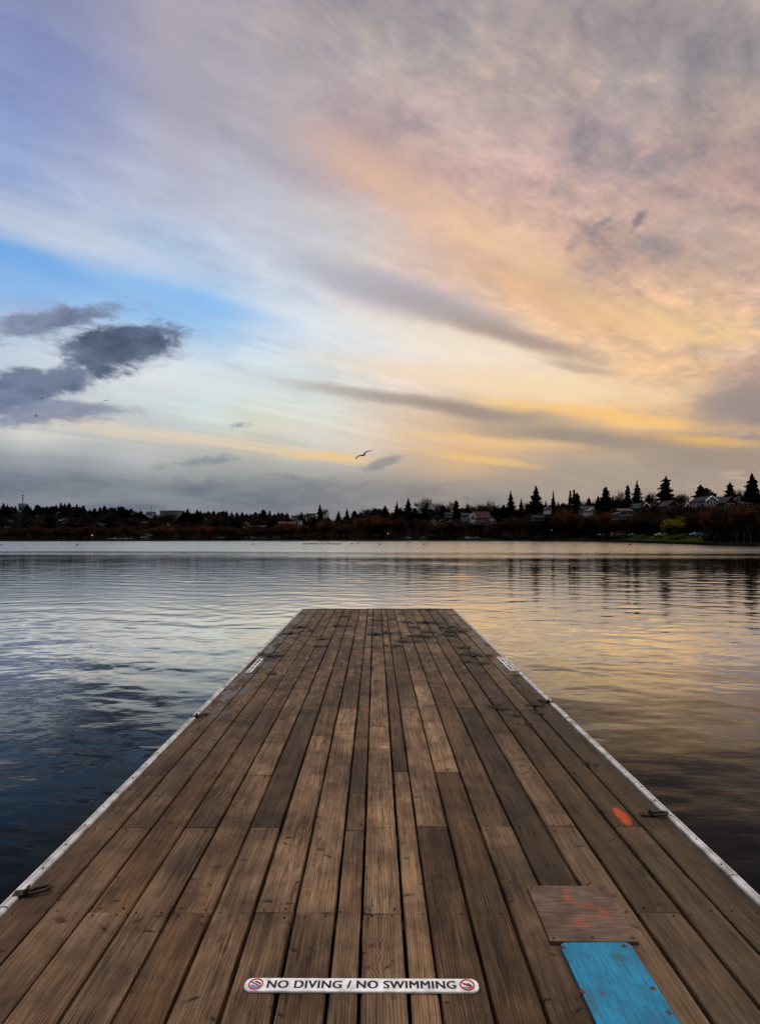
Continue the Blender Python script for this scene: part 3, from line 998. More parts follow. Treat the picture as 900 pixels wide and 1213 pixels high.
def sign_plate(w=0.762, h=0.057):
    root = empty('warning_sign')
    mb = MB()
    o1, o2 = rrect(w, h, h * 0.42), rrect(w - 0.003, h - 0.003, h * 0.40)
    mb.prism(o1, -0.001, 0.004, 0)
    mb.prism(o2, 0.0041, 0.0052, 0)
    mb.build('plate', M_sign, root)
    zt = 0.0058
    # pictograms
    for sx, kind in ((-1, 'dive'), (1, 'swim')):
        mb = MB()
        cx = sx * (w / 2 - 0.037)
        r = 0.0245
        disc_ring(mb, cx, 0, r * 0.80, r, zt + 0.0006, 0)
        a = R(-32)
        L = r * 0.86
        ca, sa = math.cos(a), math.sin(a)
        hw = 0.0022
        mb.add([(cx - L * ca - hw * sa, -L * sa + hw * ca, zt + 0.0009), (cx - L * ca + hw * sa, -L * sa - hw * ca, zt + 0.0009),
                (cx + L * ca + hw * sa, L * sa - hw * ca, zt + 0.0009), (cx + L * ca - hw * sa, L * sa + hw * ca, zt + 0.0009)], [(0, 1, 2, 3)], 0)
        # swimmer or diver
        n = 14
        if kind == 'dive':
            mb.add([(cx - 0.017, -0.006, zt), (cx - 0.010, -0.017, zt), (cx + 0.010, -0.017, zt), (cx + 0.017, -0.006, zt), (cx + 0.008, -0.003, zt), (cx, -0.007, zt), (cx - 0.008, -0.003, zt)], [(0, 1, 2, 3, 4, 5, 6)], 2)
            mb.add([(cx + 0.014 + 0.0035 * math.cos(2 * PI * k / n), 0.001 + 0.0035 * math.sin(2 * PI * k / n), zt + 0.0003) for k in range(n)], [tuple(range(n))], 1)
            mb.add([(cx - 0.006, 0.014, zt + 0.0003), (cx - 0.004, 0.009, zt + 0.0003), (cx + 0.010, 0.002, zt + 0.0003), (cx + 0.013, 0.006, zt + 0.0003), (cx + 0.004, 0.012, zt + 0.0003)], [(0, 1, 2, 3, 4)], 1)
        else:
            mb.add([(cx - 0.009 + 0.0038 * math.cos(2 * PI * k / n), 0.004 + 0.0038 * math.sin(2 * PI * k / n), zt + 0.0003) for k in range(n)], [tuple(range(n))], 1)
            mb.add([(cx - 0.006, 0.003, zt + 0.0003), (cx - 0.004, -0.003, zt + 0.0003), (cx + 0.015, -0.005, zt + 0.0003), (cx + 0.014, -0.001, zt + 0.0003), (cx + 0.003, 0.008, zt + 0.0003)], [(0, 1, 2, 3, 4)], 1)
            for k2 in range(2):
                yb = -0.008 - 0.006 * k2
                mb.add([(cx - 0.016, yb, zt), (cx - 0.016, yb - 0.003, zt), (cx + 0.016, yb - 0.003, zt), (cx + 0.016, yb, zt)], [(0, 1, 2, 3)], 1)
        mb.build('pictogram', [M_sred, M_sblack, M_sblue], root)
    link('lettering', text_mesh('NO DIVING / NO SWIMMING', 0.612, 0.0325, 'lettering', M_sblack, zt + 0.0002, 0.0), root)
    # screws
    for sx, sy in ((0.0245, 0.0),):
        mb = MB()
        mb.lathe([(0.0060, 0.005), (0.0060, 0.0068), (0.0040, 0.0078)], 12, (sx, sy, 0))
        mb.build('screw', M_nail, root, False)
    return root


sg = sign_plate()
x0, y0 = dk(428, 1169.5)
sg.location = on_deck(x0, y0, 0.0035)
sg.rotation_euler = (TILT, 0, R(-0.35))
tag(sg, 'white NO DIVING / NO SWIMMING strip sign screwed across the nearest planks', 'sign', 'white warning strips fixed to the dock')
for (px, py, an, lab) in [(302.3, 788.5, 90, 'white strip sign lying lengthwise at the left edge of the dock'),
                          (598.5, 786.5, -90, 'white strip sign lying lengthwise at the right edge of the dock')]:
    s2 = copy_tree(sg)
    x0, y0 = dk(px, py)
    s2.location = on_deck(x0, y0, 0.0035)
    s2.rotation_euler = (TILT, 0, R(an))
    s2['label'] = lab

# ---------------------------------------------------------------- boards lying on the deck
def ply_material():
    m, t, p = new_mat('weathered_plywood')
    obj = t.new('ShaderNodeTexCoord').outputs['Object']
    n1 = t.noise(t.vmath('MULTIPLY', obj, (9, 130, 1)), 1.0, 5, 0.6, 0.3)
    n2 = t.noise(obj, 9, 6, 0.6)
    col = t.ramp(n1, [(0.25, (0.048, 0.033, 0.027)), (0.5, (0.128, 0.078, 0.054)), (0.8, (0.205, 0.138, 0.104))])
    mlt = t.rng(n2, 0.3, 0.65, 0.62, 1.1)
    col = t.mix(1.0, col, t.comb(mlt, mlt, mlt), 'MULTIPLY')
    # faded sprayed S: distance to a squiggle
    x, y, z = t.sep(obj)
    wob = t.noise(obj, 25, 4, 0.65)
    pts_ = [(-0.010, 0.135), (-0.022, 0.075), (0.010, 0.035), (0.060, 0.030), (0.100, 0.005), (0.105, -0.030), (0.055, -0.030), (-0.005, -0.040), (-0.030, -0.075), (0.00, -0.085)]
    dmin = None
    for (a, b) in zip(pts_[:-1], pts_[1:]):
        ab = Vector((b[0] - a[0], b[1] - a[1]))
        l2 = ab.length_squared
        h = t.math('DIVIDE', t.math('ADD', t.math('MULTIPLY', t.math('SUBTRACT', x, a[0]), ab.x), t.math('MULTIPLY', t.math('SUBTRACT', y, a[1]), ab.y)), l2, clamp=True)
        ex = t.math('SUBTRACT', t.math('SUBTRACT', x, a[0]), t.math('MULTIPLY', h, ab.x))
        ey = t.math('SUBTRACT', t.math('SUBTRACT', y, a[1]), t.math('MULTIPLY', h, ab.y))
        d = t.vmath('LENGTH', t.comb(ex, ey, 0))
        dmin = d if dmin is None else t.math('MINIMUM', dmin, d)
    f = t.rng(t.math('ADD', dmin, t.math('MULTIPLY', t.math('SUBTRACT', wob, 0.5), 0.05)), 0.0, 0.026, 0.42, 0.0)
    f = t.math('MULTIPLY', f, t.rng(n1, 0.35, 0.62, 0.15, 1.0))
    col = t.mix(f, col, (0.52, 0.085, 0.026))
    t.put(p.inputs['Base Color'], col)
    p.inputs['Roughness'].default_value = 0.78
    p.inputs['Specular IOR Level'].default_value = 0.25
    b = t.new('ShaderNodeBump')
    b.inputs['Strength'].default_value = 0.5
    b.inputs['Distance'].default_value = 0.002
    t.put(b.inputs['Height'], n1)
    t.put(p.inputs['Normal'], b.outputs[0])
    return m


M_ply = ply_material()
pc = ((0.626 + 0.945) / 2, (2.12 + 2.457) / 2)


def worn_slab(w, d, r, th, seed, n=9):
    base = rrect(w, d, r, 5)
    out = []
    for k, (x, y) in enumerate(base):
        x2, y2 = base[(k + 1) % len(base)]
        m_ = max(1, int(math.hypot(x2 - x, y2 - y) / 0.025))
        for q_ in range(m_):
            xx, yy = x + (x2 - x) * q_ / m_, y + (y2 - y) * q_ / m_
            nn = mnoise.noise(Vector((xx * 30, yy * 30, seed)))
            out.append((xx * (1 + 0.006 * nn), yy * (1 + 0.006 * nn)))
    return out


ply = empty('plywood_board', on_deck(pc[0], pc[1], 0.0035), (TILT, 0, R(-0.4)))
mb = MB()
ol = worn_slab(0.319, 0.337, 0.004, 0.012, 3)
mb.prism(ol, 0.0, 0.0115, 0)
mb.prism(ol, 0.0116, 0.0135, 0, [(x * 0.994, y * 0.994) for x, y in ol])
mb.build('board', M_ply, ply)
for sx, sy in ((-0.145, 0.152), (0.142, 0.15), (-0.142, -0.152), (0.144, -0.150), (0.0, -0.148)):
    mb = MB()
    mb.lathe([(0.0055, 0.010), (0.0055, 0.0146), (0.0035, 0.0152)], 10, (sx, sy, 0))
    mb.build('screw', M_nail, ply)
tag(ply, 'square grey brown plywood patch with a faded orange sprayed S', 'board')


def blue_material():
    m, t, p = new_mat('blue_painted_board')
    obj = t.new('ShaderNodeTexCoord').outputs['Object']
    n1 = t.noise(t.vmath('MULTIPLY', obj, (120, 6, 1)), 1.0, 5, 0.6, 0.3)
    n2 = t.noise(t.vmath('MULTIPLY', obj, (7, 5, 1)), 1.0, 7, 0.65, 0.3)
    col = t.ramp(n1, [(0.2, (0.005, 0.10, 0.19)), (0.5, (0.010, 0.20, 0.36)), (0.85, (0.03, 0.28, 0.46))])
    mlt = t.rng(n2, 0.32, 0.62, 0.62, 1.08)
    col = t.mix(1.0, col, t.comb(mlt, mlt, mlt), 'MULTIPLY')
    wear = t.rng(t.noise(t.vmath('MULTIPLY', obj, (34, 12, 1)), 1.0, 6, 0.7), 0.57, 0.66)
    col = t.mix(t.math('MULTIPLY', wear, 0.7), col, (0.06, 0.05, 0.045))
    x, y, z = t.sep(obj)
    for (ux, uy, rx, ry, op) in [(0.055, 0.30, 0.045, 0.03, 0.6), (-0.115, 0.10, 0.030, 0.10, 0.7), (0.0, -0.02, 0.15, 0.03, 0.35)]:
        e = t.vmath('LENGTH', t.vmath('DIVIDE', t.vmath('SUBTRACT', t.comb(x, y, 0), (ux, uy, 0)), (rx, ry, 1)))
        f = t.rng(t.math('ADD', e, t.math('MULTIPLY', t.math('SUBTRACT', n2, 0.5), 2.0)), 0.2, 1.1, op, 0.0)
        col = t.mix(f, col, (0.030, 0.075, 0.085))
    t.put(p.inputs['Base Color'], col)
    p.inputs['Roughness'].default_value = 0.62
    p.inputs['Specular IOR Level'].default_value = 0.3
    b = t.new('ShaderNodeBump')
    b.inputs['Strength'].default_value = 0.35
    b.inputs['Distance'].default_value = 0.002
    t.put(b.inputs['Height'], n1)
    t.put(p.inputs['Normal'], b.outputs[0])
    return m


M_blue = blue_material()
M_rust = var_mat('rust_screw', (0.07, 0.024, 0.011), (0.15, 0.055, 0.022), 80, 0.7, metal=0.3)
bl = empty('blue_board', on_deck(0.785, 1.742, 0.0035), (TILT, 0, R(0.6)))
mb = MB()
ol = worn_slab(0.252, 0.752, 0.022, 0.012, 8)
mb.prism(ol, 0.0, 0.0105, 0)
mb.prism(ol, 0.0106, 0.0122, 0, [(x * 0.992, y * 0.997) for x, y in ol])
mb.build('board', M_blue, bl)
for px, py in ((668, 1127), (740, 1126), (690, 1180), (774, 1177), (792, 1206)):
    x, y = dk(px, py)
    mb = MB()
    mb.lathe([(0.0085, 0.008), (0.0085, 0.0128), (0.005, 0.0140)], 12, (x - 0.785, y - 1.742, 0))
    mb.build('screw', M_rust, bl)
tag(bl, 'bright blue painted board with rounded corners and rusty screws', 'board')

# ---------------------------------------------------------------- dark clumps of leaves and droppings on the far end
M_leaf = var_mat('rotten_leaf', (0.004, 0.0035, 0.003), (0.014, 0.010, 0.007), 20, 0.7)


def leaf_clump(seed):
    rr = random.Random(seed)
    mb = MB()
    for k in range(14):
        a, r_ = rr.uniform(0, 2 * PI), 0.055 * math.sqrt(rr.random())
        c = Vector((1.5 * r_ * math.cos(a), r_ * math.sin(a), 0.006 + 0.014 * rr.random()))
        s_ = rr.uniform(0.014, 0.032)
        rot = Matrix.Rotation(rr.uniform(0, 6.28), 3, 'Z') @ Matrix.Rotation(rr.uniform(-.6, .6), 3, 'X')
        ptsl = [Vector(p) * s_ for p in [(-1, 0, 0), (-0.3, -0.55, 0.12), (0.6, -0.4, 0), (1.1, 0, 0.1), (0.5, 0.5, 0), (-0.4, 0.5, 0.15)]]
        top = [rot @ p + c for p in ptsl]
        bot = [p - Vector((0, 0, 0.003)) for p in top]
        mb.add(top + bot, [(0, 1, 2, 3, 4, 5), (11, 10, 9, 8, 7, 6)] + [(j, j + 6, (j + 1) % 6 + 6, (j + 1) % 6) for j in range(6)])
    return mb.mesh('leaf_clump', M_leaf)


LM = [leaf_clump(s) for s in range(5)]
LPX = [(440 + a / 4.737, 710 + b / 4.737) for a, b in [(40, 118), (112, 118), (230, 132), (300, 127), (230, 158), (350, 132), (440, 158), (465, 180), (455, 172), (320, 185), (290, 208), (265, 209), (115, 190), (20, 196), (515, 273), (555, 309), (575, 311), (615, 316), (545, 349), (625, 361), (435, 200), (122, 263), (205, 237), (330, 62), (170, 82), (185, 127), (490, 185)]]
LPX += [(260 + a / 4.737, 710 + b / 4.737) for a, b in [(690, 151), (580, 223), (560, 266), (875, 196), (885, 117), (705, 78), (460, 156), (290, 418), (240, 312), (500, 178), (712, 97), (385, 190)]]
LPX += [(637, 845), (590, 838), (622, 858), (700, 905), (655, 835), (612, 848)]
for k, (px, py) in enumerate(LPX):
    x, y = dk(px, py)
    x = max(-1.27, min(1.38, x))
    o = link('leaf_clump', LM[k % 5])
    sz = (0.8 + 0.7 * rnd.random()) * (1.25 if y > 7 else 0.7)
    o.scale = (sz * 1.0, sz * 1.25, sz * 0.4)
    o.location = on_deck(x, y, 0.001)
    o.rotation_euler = (0, 0, rnd.uniform(-0.4, 0.4))
    tag(o, 'dark rotten leaf clump lying on the far planks of the dock' if y > 5.4 else 'dark rotten leaf clump on the mossy planks near the right trim', 'leaf clump',
        'leaf clumps on the far planks' if y > 5.4 else 'leaf clumps near the right trim')
# ================================================================ FAR SHORE
SH_X = [-900, 0, 300, 600, 690, 740, 800, 850, 900, 1000, 1300, 2000]
SH_Y = [641.2, 641.0, 640.6, 640.6, 641.2, 642.3, 644.5, 646.3, 647.6, 649.5, 653, 656]
RG_X = [-900, 0, 200, 330, 450, 600, 700, 830, 900, 1000, 2000]
RG_Y = [613, 611, 614, 617, 617, 616, 612, 606, 604, 604, 608]
RG_D = [520, 500, 480, 440, 420, 400, 340, 250, 220, 200, 190]


def lerp(x, xs, ys):
    return float(np.interp(x, xs, ys))


def shore_d(px):
    return ZC * F / (lerp(px, SH_X, SH_Y) - HY)


def ground(px, D):
    ds = shore_d(px)
    dr = lerp(px, RG_X, RG_D)
    hr = (HY - lerp(px, RG_X, RG_Y)) * dr / F + ZC
    d = D - ds
    z = -0.5 + 1.15 * min(1, max(0, (d + 1.0) / 2.0))
    if d > 1:
        z += min(0.5, (d - 1) * 0.03)
    u = (D - ds - 16) / (dr - ds - 16)
    if u > 0:
        u = min(u, 1.0)
        z += (hr - 1.15) * (u ** 0.92)
    return z


def at(px, D, dz=0.0):
    return Vector(((px - CX) / F * D, D, ground(px, D) + dz))


def top_h(px, D, py, sink=0.0):
    """height needed for something standing at (px, D) to reach photo row py"""
    return (HY - py) * D / F + ZC - ground(px, D) + sink


def depth(px, u):
    """u = 0 shore .. 1 ridge"""
    return shore_d(px) + u * (lerp(px, RG_X, RG_D) - shore_d(px))


def build_terrain():
    pxs = np.concatenate([np.arange(-900, 0, 30), np.arange(0, 900, 10), np.arange(900, 2001, 40)])
    us = [-99, -0.6, 0.3, 1.0, 2.0, 4, 8, 13, 17]
    fr = [0.06, 0.12, 0.2, 0.3, 0.4, 0.5, 0.6, 0.7, 0.8, 0.9, 1.0, 1.25, 1.9]
    V, G = [], []
    nr = len(us) + len(fr)
    for px in pxs:
        ds, dr = shore_d(px), lerp(px, RG_X, RG_D)
        lst = [ds + (u if u > -50 else -3) for u in us] + [ds + 17 + (dr - ds - 17) * f_ for f_ in fr]
        for k, D in enumerate(lst):
            p = at(px, D)
            wob = mnoise.noise(Vector((px * 0.05, D * 0.08, 0)))
            if k > 1:
                p.z += 0.35 * wob if k > 5 else 0.12 * wob
            if k == 0:
                p.z = -1.2
            if k in (1, 2):
                p.y += 0.8 * wob
            if k >= nr - 2:
                p.z -= 0.02 * (D - dr)
            V.append(p)
            lawn = 0.0
            d = D - ds
            for (a, b, d0, d1, s_) in [(735, 835, 2.0, 26, 1.0), (655, 700, 2, 16, 0.7), (545, 590, 2, 18, 0.7), (470, 505, 2, 12, 0.6), (420, 440, 2, 8, 0.5), (285, 330, 2, 14, 0.6)]:
                if a <= px <= b and d0 <= d <= d1:
                    lawn = max(lawn, s_)
            G.append(lawn)
    Q = []
    for i in range(len(pxs) - 1):
        for k in range(nr - 1):
            a = i * nr + k
            Q.append((a, a + nr, a + nr + 1, a + 1))
    m, t, p = new_mat('hillside_ground')
    obj = t.new('ShaderNodeTexCoord').outputs['Object']
    at_ = t.new('ShaderNodeAttribute', attribute_name='lawn').outputs['Fac']
    n = t.noise(obj, 0.35, 7, 0.65)
    soil = t.mix(t.rng(n, 0.3, 0.7), (0.005, 0.004, 0.0035), (0.012, 0.009, 0.007))
    lawn = t.mix(t.rng(n, 0.3, 0.7), (0.013, 0.018, 0.004), (0.026, 0.032, 0.007))
    t.put(p.inputs['Base Color'], t.mix(at_, soil, lawn))
    p.inputs['Roughness'].default_value = 0.95
    p.inputs['Specular IOR Level'].default_value = 0.0
    me = np_mesh('hillside', np.array([tuple(v) for v in V]), np.array(Q), m)
    a = me.attributes.new('lawn', 'FLOAT', 'POINT')
    a.data.foreach_set('value', np.array(G, dtype=np.float32))
    tag(link('hillside', me), 'dark wooded hillside and grassy bank beyond the lake', None, None, 'structure')


build_terrain()


# ---------------------------------------------------------------- foliage helpers
def quad_cloud(cs, ax, bx, mats, name):
    """one quad per centre with half axes ax, bx"""
    cs, ax, bx = map(np.asarray, (cs, ax, bx))
    v = np.stack([cs - ax - bx, cs + ax - bx, cs + ax + bx, cs - ax + bx], 1).reshape(-1, 3)
    q = np.arange(len(v)).reshape(-1, 4)
    return np_mesh(name, v, q, mats)


def conifer(seed, kind):
    """unit-high conifer, radius about 0.2: crown and trunk meshes"""
    rs = np.random.RandomState(seed)
    cs, ax, bx = [], [], []
    spec = dict(fir=(46, .20, 0.95, -.18, 6), cedar=(50, .26, 0.70, -.10, 7), column=(50, .12, 0.45, .25, 6), open=(24, .30, 0.80, -.22, 4), spire=(46, .14, 1.05, -.2, 6))[kind]
    nw, rad, pw, droop, nb = spec
    z0 = 0.04 if kind != 'open' else 0.16
    ph = rs.uniform(0, 6.28, 3)
    for k in range(nw):
        z = z0 + (0.97 - z0) * (k / (nw - 1)) ** 0.93
        fz = (z - z0) / (1 - z0)
        env = rad * max(0.012, (1 - fz) ** pw * (0.72 + 0.28 * math.sin(min(1, fz * 5 + 0.35) * PI / 2)))
        if kind == 'open':
            env *= 1.0 if k % 3 else 1.35
        a0 = rs.uniform(0, 6.28)
        wj = rs.uniform(.74, 1.2)
        for b in range(nb):
            L = env * wj * rs.uniform(0.42, 1.35) * (1 + 0.18 * math.sin(ph[0] + 3 * a0 + z * 9))
            a = a0 + 6.283 * b / nb + rs.uniform(-.35, .35)
            d = np.array([math.cos(a), math.sin(a), 0])
            side = np.array([-math.sin(a), math.cos(a), 0])
            nst = 5 if L > 0.05 else 3
            for s_ in range(nst):
                f_ = (s_ + 0.5) / nst
                c = d * L * f_ + np.array([0, 0, z + droop * L * f_ * (1.6 if kind == 'open' else 1) + rs.uniform(-.008, .008)])
                if kind == 'open' and f_ > .6:
                    c[2] += 0.10 * L
                wdt = (0.30 * L * (1.15 - f_ * .8) + 0.006) * rs.uniform(0.7, 1.3)
                ln = (L / nst) * 0.85 + 0.003
                tilt = rs.uniform(-.5, .5)
                up = np.array([0, 0, 1.0])
                cs.append(c)
                ax.append(d * ln + up * ln * droop)
                bx.append((side * math.cos(tilt) + up * math.sin(tilt)) * wdt)
                # hanging spray
                cs.append(c - up * 0.010)
                ax.append((d * .6 + side * rs.uniform(-.6, .6)) * ln)
                bx.append(up * (0.012 + 0.25 * wdt) * rs.uniform(.6, 1.3) + side * rs.uniform(-.01, .01))
    # leader
    for k in range(6):
        cs.append(np.array([rs.uniform(-.004, .004), rs.uniform(-.004, .004), 0.955 + 0.0075 * k]))
        a = rs.uniform(0, 3.14)
        ax.append(np.array([math.cos(a), math.sin(a), 0]) * (0.011 - 0.0015 * k))
        bx.append(np.array([0, 0, 0.011]))
    crown = quad_cloud(cs, ax, bx, M_conifer, kind + '_crown')
    mb = MB()
    mb.tube([(0, 0, -0.03), (0.004, 0, 0.1), (-0.003, 0.002, 0.5), (0, 0, 0.96)], [0.021, 0.016, 0.010, 0.002], 7)
    return crown, mb.mesh('trunk', M_bark)


def round_evergreen(seed):
    rs = np.random.RandomState(seed)
    cs, ax, bx = [], [], []
    lobes = [(np.array([rs.uniform(-.2, .2), rs.uniform(-.2, .2), rs.uniform(.35, .78)]), rs.uniform(.14, .24)) for _ in range(9)] + [(np.array([0, 0, .5]), .30)]
    for c0, r in lobes:
        for _ in range(170):
            v = rs.normal(size=3)
            v /= np.linalg.norm(v)
            c = c0 + v * r * rs.uniform(.55, 1.05)
            u = rs.normal(size=3)
            u /= np.linalg.norm(u)
            w = np.cross(u, rs.normal(size=3))
            w /= np.linalg.norm(w)
            s_ = rs.uniform(.016, .042)
            cs.append(c)
            ax.append(u * s_)
            bx.append(w * s_ * .7)
    mb = MB()
    mb.tube([(0, 0, -.03), (.01, 0, .2), (0, 0.01, .5), (0.02, 0, .7)], [.03, .024, .016, .006], 7)
    return quad_cloud(cs, ax, bx, M_conifer, 'round_crown'), mb.mesh('trunk', M_bark)


def bare_tree(seed, mat, spread=0.75, stems=1, levels=4, twig_w=0.0028, weep=False, fine=1.0):
    """unit-high leafless tree: trunk mesh and a crown of limbs and twigs"""
    rr = random.Random(seed)
    tr, lim = MB(), MB()
    cs, ax, bx = [], [], []

    def twig(p, d, L):
        n = 3
        pos = p.copy()
        for k in range(n):
            d2 = (d + Vector((rr.uniform(-.35, .35), rr.uniform(-.35, .35), rr.uniform(-.15, .35) if not weep else -0.55))).normalized()
            e = pos + d2 * (L / n)
            w = d2.cross(Vector((rr.uniform(-1, 1), rr.uniform(-1, 1), rr.uniform(-1, 1)))).normalized() * twig_w * rr.uniform(.6, 1.2)
            c = (pos + e) / 2
            cs.append(tuple(c))
            ax.append(tuple((e - pos) / 2))
            bx.append(tuple(w))
            pos, d = e, d2

    def grow(p, d, L, r, lev):
        segs = 3
        ptsb = [p]
        dd = d
        for k in range(segs):
            dd = (dd + Vector((rr.uniform(-.22, .22), rr.uniform(-.22, .22), rr.uniform(-.02, .14) if lev else 0))).normalized()
            ptsb.append(ptsb[-1] + dd * L / segs)
        rads = [r, r * .86, r * .7, r * .5]
        (tr if lev == 0 else lim).tube(ptsb, rads, 6 if lev == 0 else (4 if lev == 1 else 3), 0, False)
        if lev >= levels - 1:
            for _ in range(int(5 * fine)):
                f_ = rr.uniform(.25, 1.0)
                k = min(segs - 1, int(f_ * segs))
                q_ = ptsb[k].lerp(ptsb[k + 1], f_ * segs - k)
                ang = rr.uniform(0, 6.28)
                dv = (dd + Vector((math.cos(ang), math.sin(ang), rr.uniform(-.2, .5))) * .9).normalized()
                twig(q_, dv, L * rr.uniform(.6, 1.1))
            twig(ptsb[-1], dd, L * .8)
            return
        nchild = rr.choice([4, 5]) if lev else rr.choice([5, 6, 7])
        for c in range(nchild):
            f_ = rr.uniform(.35, 1.0) if lev else rr.uniform(.45, 1.0)
            k = min(segs - 1, int(f_ * segs))
            q_ = ptsb[k].lerp(ptsb[k + 1], f_ * segs - k)
            ang = 2.4 * c + rr.uniform(-.6, .6)
            dv = (dd * (1.0 - .3 * spread) + Vector((math.cos(ang), math.sin(ang), .12)) * spread * rr.uniform(.7, 1.2)).normalized()
            grow(q_, dv, L * rr.uniform(.52, .72), r * rads[k] / r * .6, lev + 1)

    for s_ in range(stems):
        a = rr.uniform(0, 6.28)
        off = Vector((math.cos(a), math.sin(a), 0)) * (.16 * rr.random() if stems > 1 else 0)
        d = (Vector((0, 0, 1)) + (off * 2.6 if stems > 1 else Vector((0, 0, 0)))).normalized()
        grow(off + Vector((0, 0, -.02)), d, .36 * rr.uniform(.85, 1.1), (.022 if stems == 1 else .010), 0)
    # merge limbs and twigs, normalise to unit height
    o = len(lim.v)
    for c, a, b in zip(cs, ax, bx):
        c, a, b = Vector(c), Vector(a), Vector(b)
        lim.add([c - a - b, c + a - b, c + a + b, c - a + b], [(0, 1, 2, 3)])
    zs = sorted(p[2] for p in lim.v)
    k = 1 / zs[int(len(zs) * .992)]
    lim.v = [(p[0] * k, p[1] * k, p[2] * k) for p in lim.v]
    tr.v = [(p[0] * k, p[1] * k, p[2] * k) for p in tr.v]
    wid = np.percentile(np.abs(np.array(lim.v)[:, 0]), 96)
    return lim.mesh('bare_crown', mat), tr.mesh('trunk', M_bark), float(wid)


M_conifer = var_mat('conifer_needles', (0.007, 0.009, 0.007), (0.022, 0.024, 0.015), 9, 0.9, 4, 0.0)
M_bark = var_mat('bark', (0.009, 0.007, 0.006), (0.022, 0.017, 0.014), 12, 0.95, 4, 0.0)
M_twig = var_mat('grey_twigs', (0.020, 0.015, 0.013), (0.044, 0.032, 0.027), 6, 0.95, 4, 0.0)
M_russet = var_mat('russet_twigs', (0.080, 0.034, 0.018), (0.16, 0.066, 0.030), 5, 0.95, 4, 0.0)
M_brown = var_mat('brown_twigs', (0.036, 0.021, 0.016), (0.070, 0.038, 0.026), 5, 0.95, 4, 0.0)
M_willow = var_mat('yellow_willow', (0.11, 0.08, 0.010), (0.20, 0.15, 0.020), 5, 0.95, 4, 0.0)
M_birch = var_mat('pale_birch_bark', (0.06, 0.05, 0.045), (0.12, 0.10, 0.09), 14, 0.9, 4, 0.0)

CON = {}
for kind in ('fir', 'cedar', 'column', 'open', 'spire'):
    CON[kind] = [conifer(31 + 7 * k + len(kind), kind) for k in range(4)]
CON['round'] = [round_evergreen(5), round_evergreen(8), round_evergreen(12)]
CRAD = dict(fir=.20, cedar=.25, column=.12, open=.32, spire=.145, round=.38)
BARE = [bare_tree(3 + k, M_twig, .8, 1, 4, .0030) for k in range(3)]
BRUSH = {'russet': [bare_tree(40 + k, M_russet, .62, 6, 4, .0040) for k in range(3)],
         'brown': [bare_tree(60 + k, M_brown, .62, 6, 4, .0040) for k in range(3)],
         'willow': [bare_tree(80, M_willow, .8, 3, 4, .0055, True, 1.8)]}


def tree_at(name, meshes, px, D, h, width_ratio, label, cat, group=None, part_names=('crown', 'trunk')):
    root = empty(name, at(px, D, -0.15), (0, 0, rnd.uniform(0, 6.28)))
    for me, nm in zip(meshes[:2], part_names):
        link(nm, me, root)
    root.scale = (h * width_ratio, h * width_ratio, h)
    tag(root, label, cat, group)
    return root


def con_at(kind, px, D, pytop, wpx, label, group=None, name='conifer'):
    h = top_h(px, D, pytop, 0.15)
    w = 1.32 * wpx * D / F
    return tree_at(name, rnd.choice(CON[kind]), px, D, h, w / (2 * CRAD[kind] * h), label, 'tree', group)


def bare_at(px, D, pytop, wpx, label, group=None, name='bare_tree', src=None):
    me = rnd.choice(src or BARE)
    h = top_h(px, D, pytop - (2.5 if name == 'shrub' else 0), 0.15)
    w = wpx * D / F
    return tree_at(name, me, px, D, h, w / (2 * me[2] * h), label, 'tree' if name != 'shrub' else 'shrub', group)


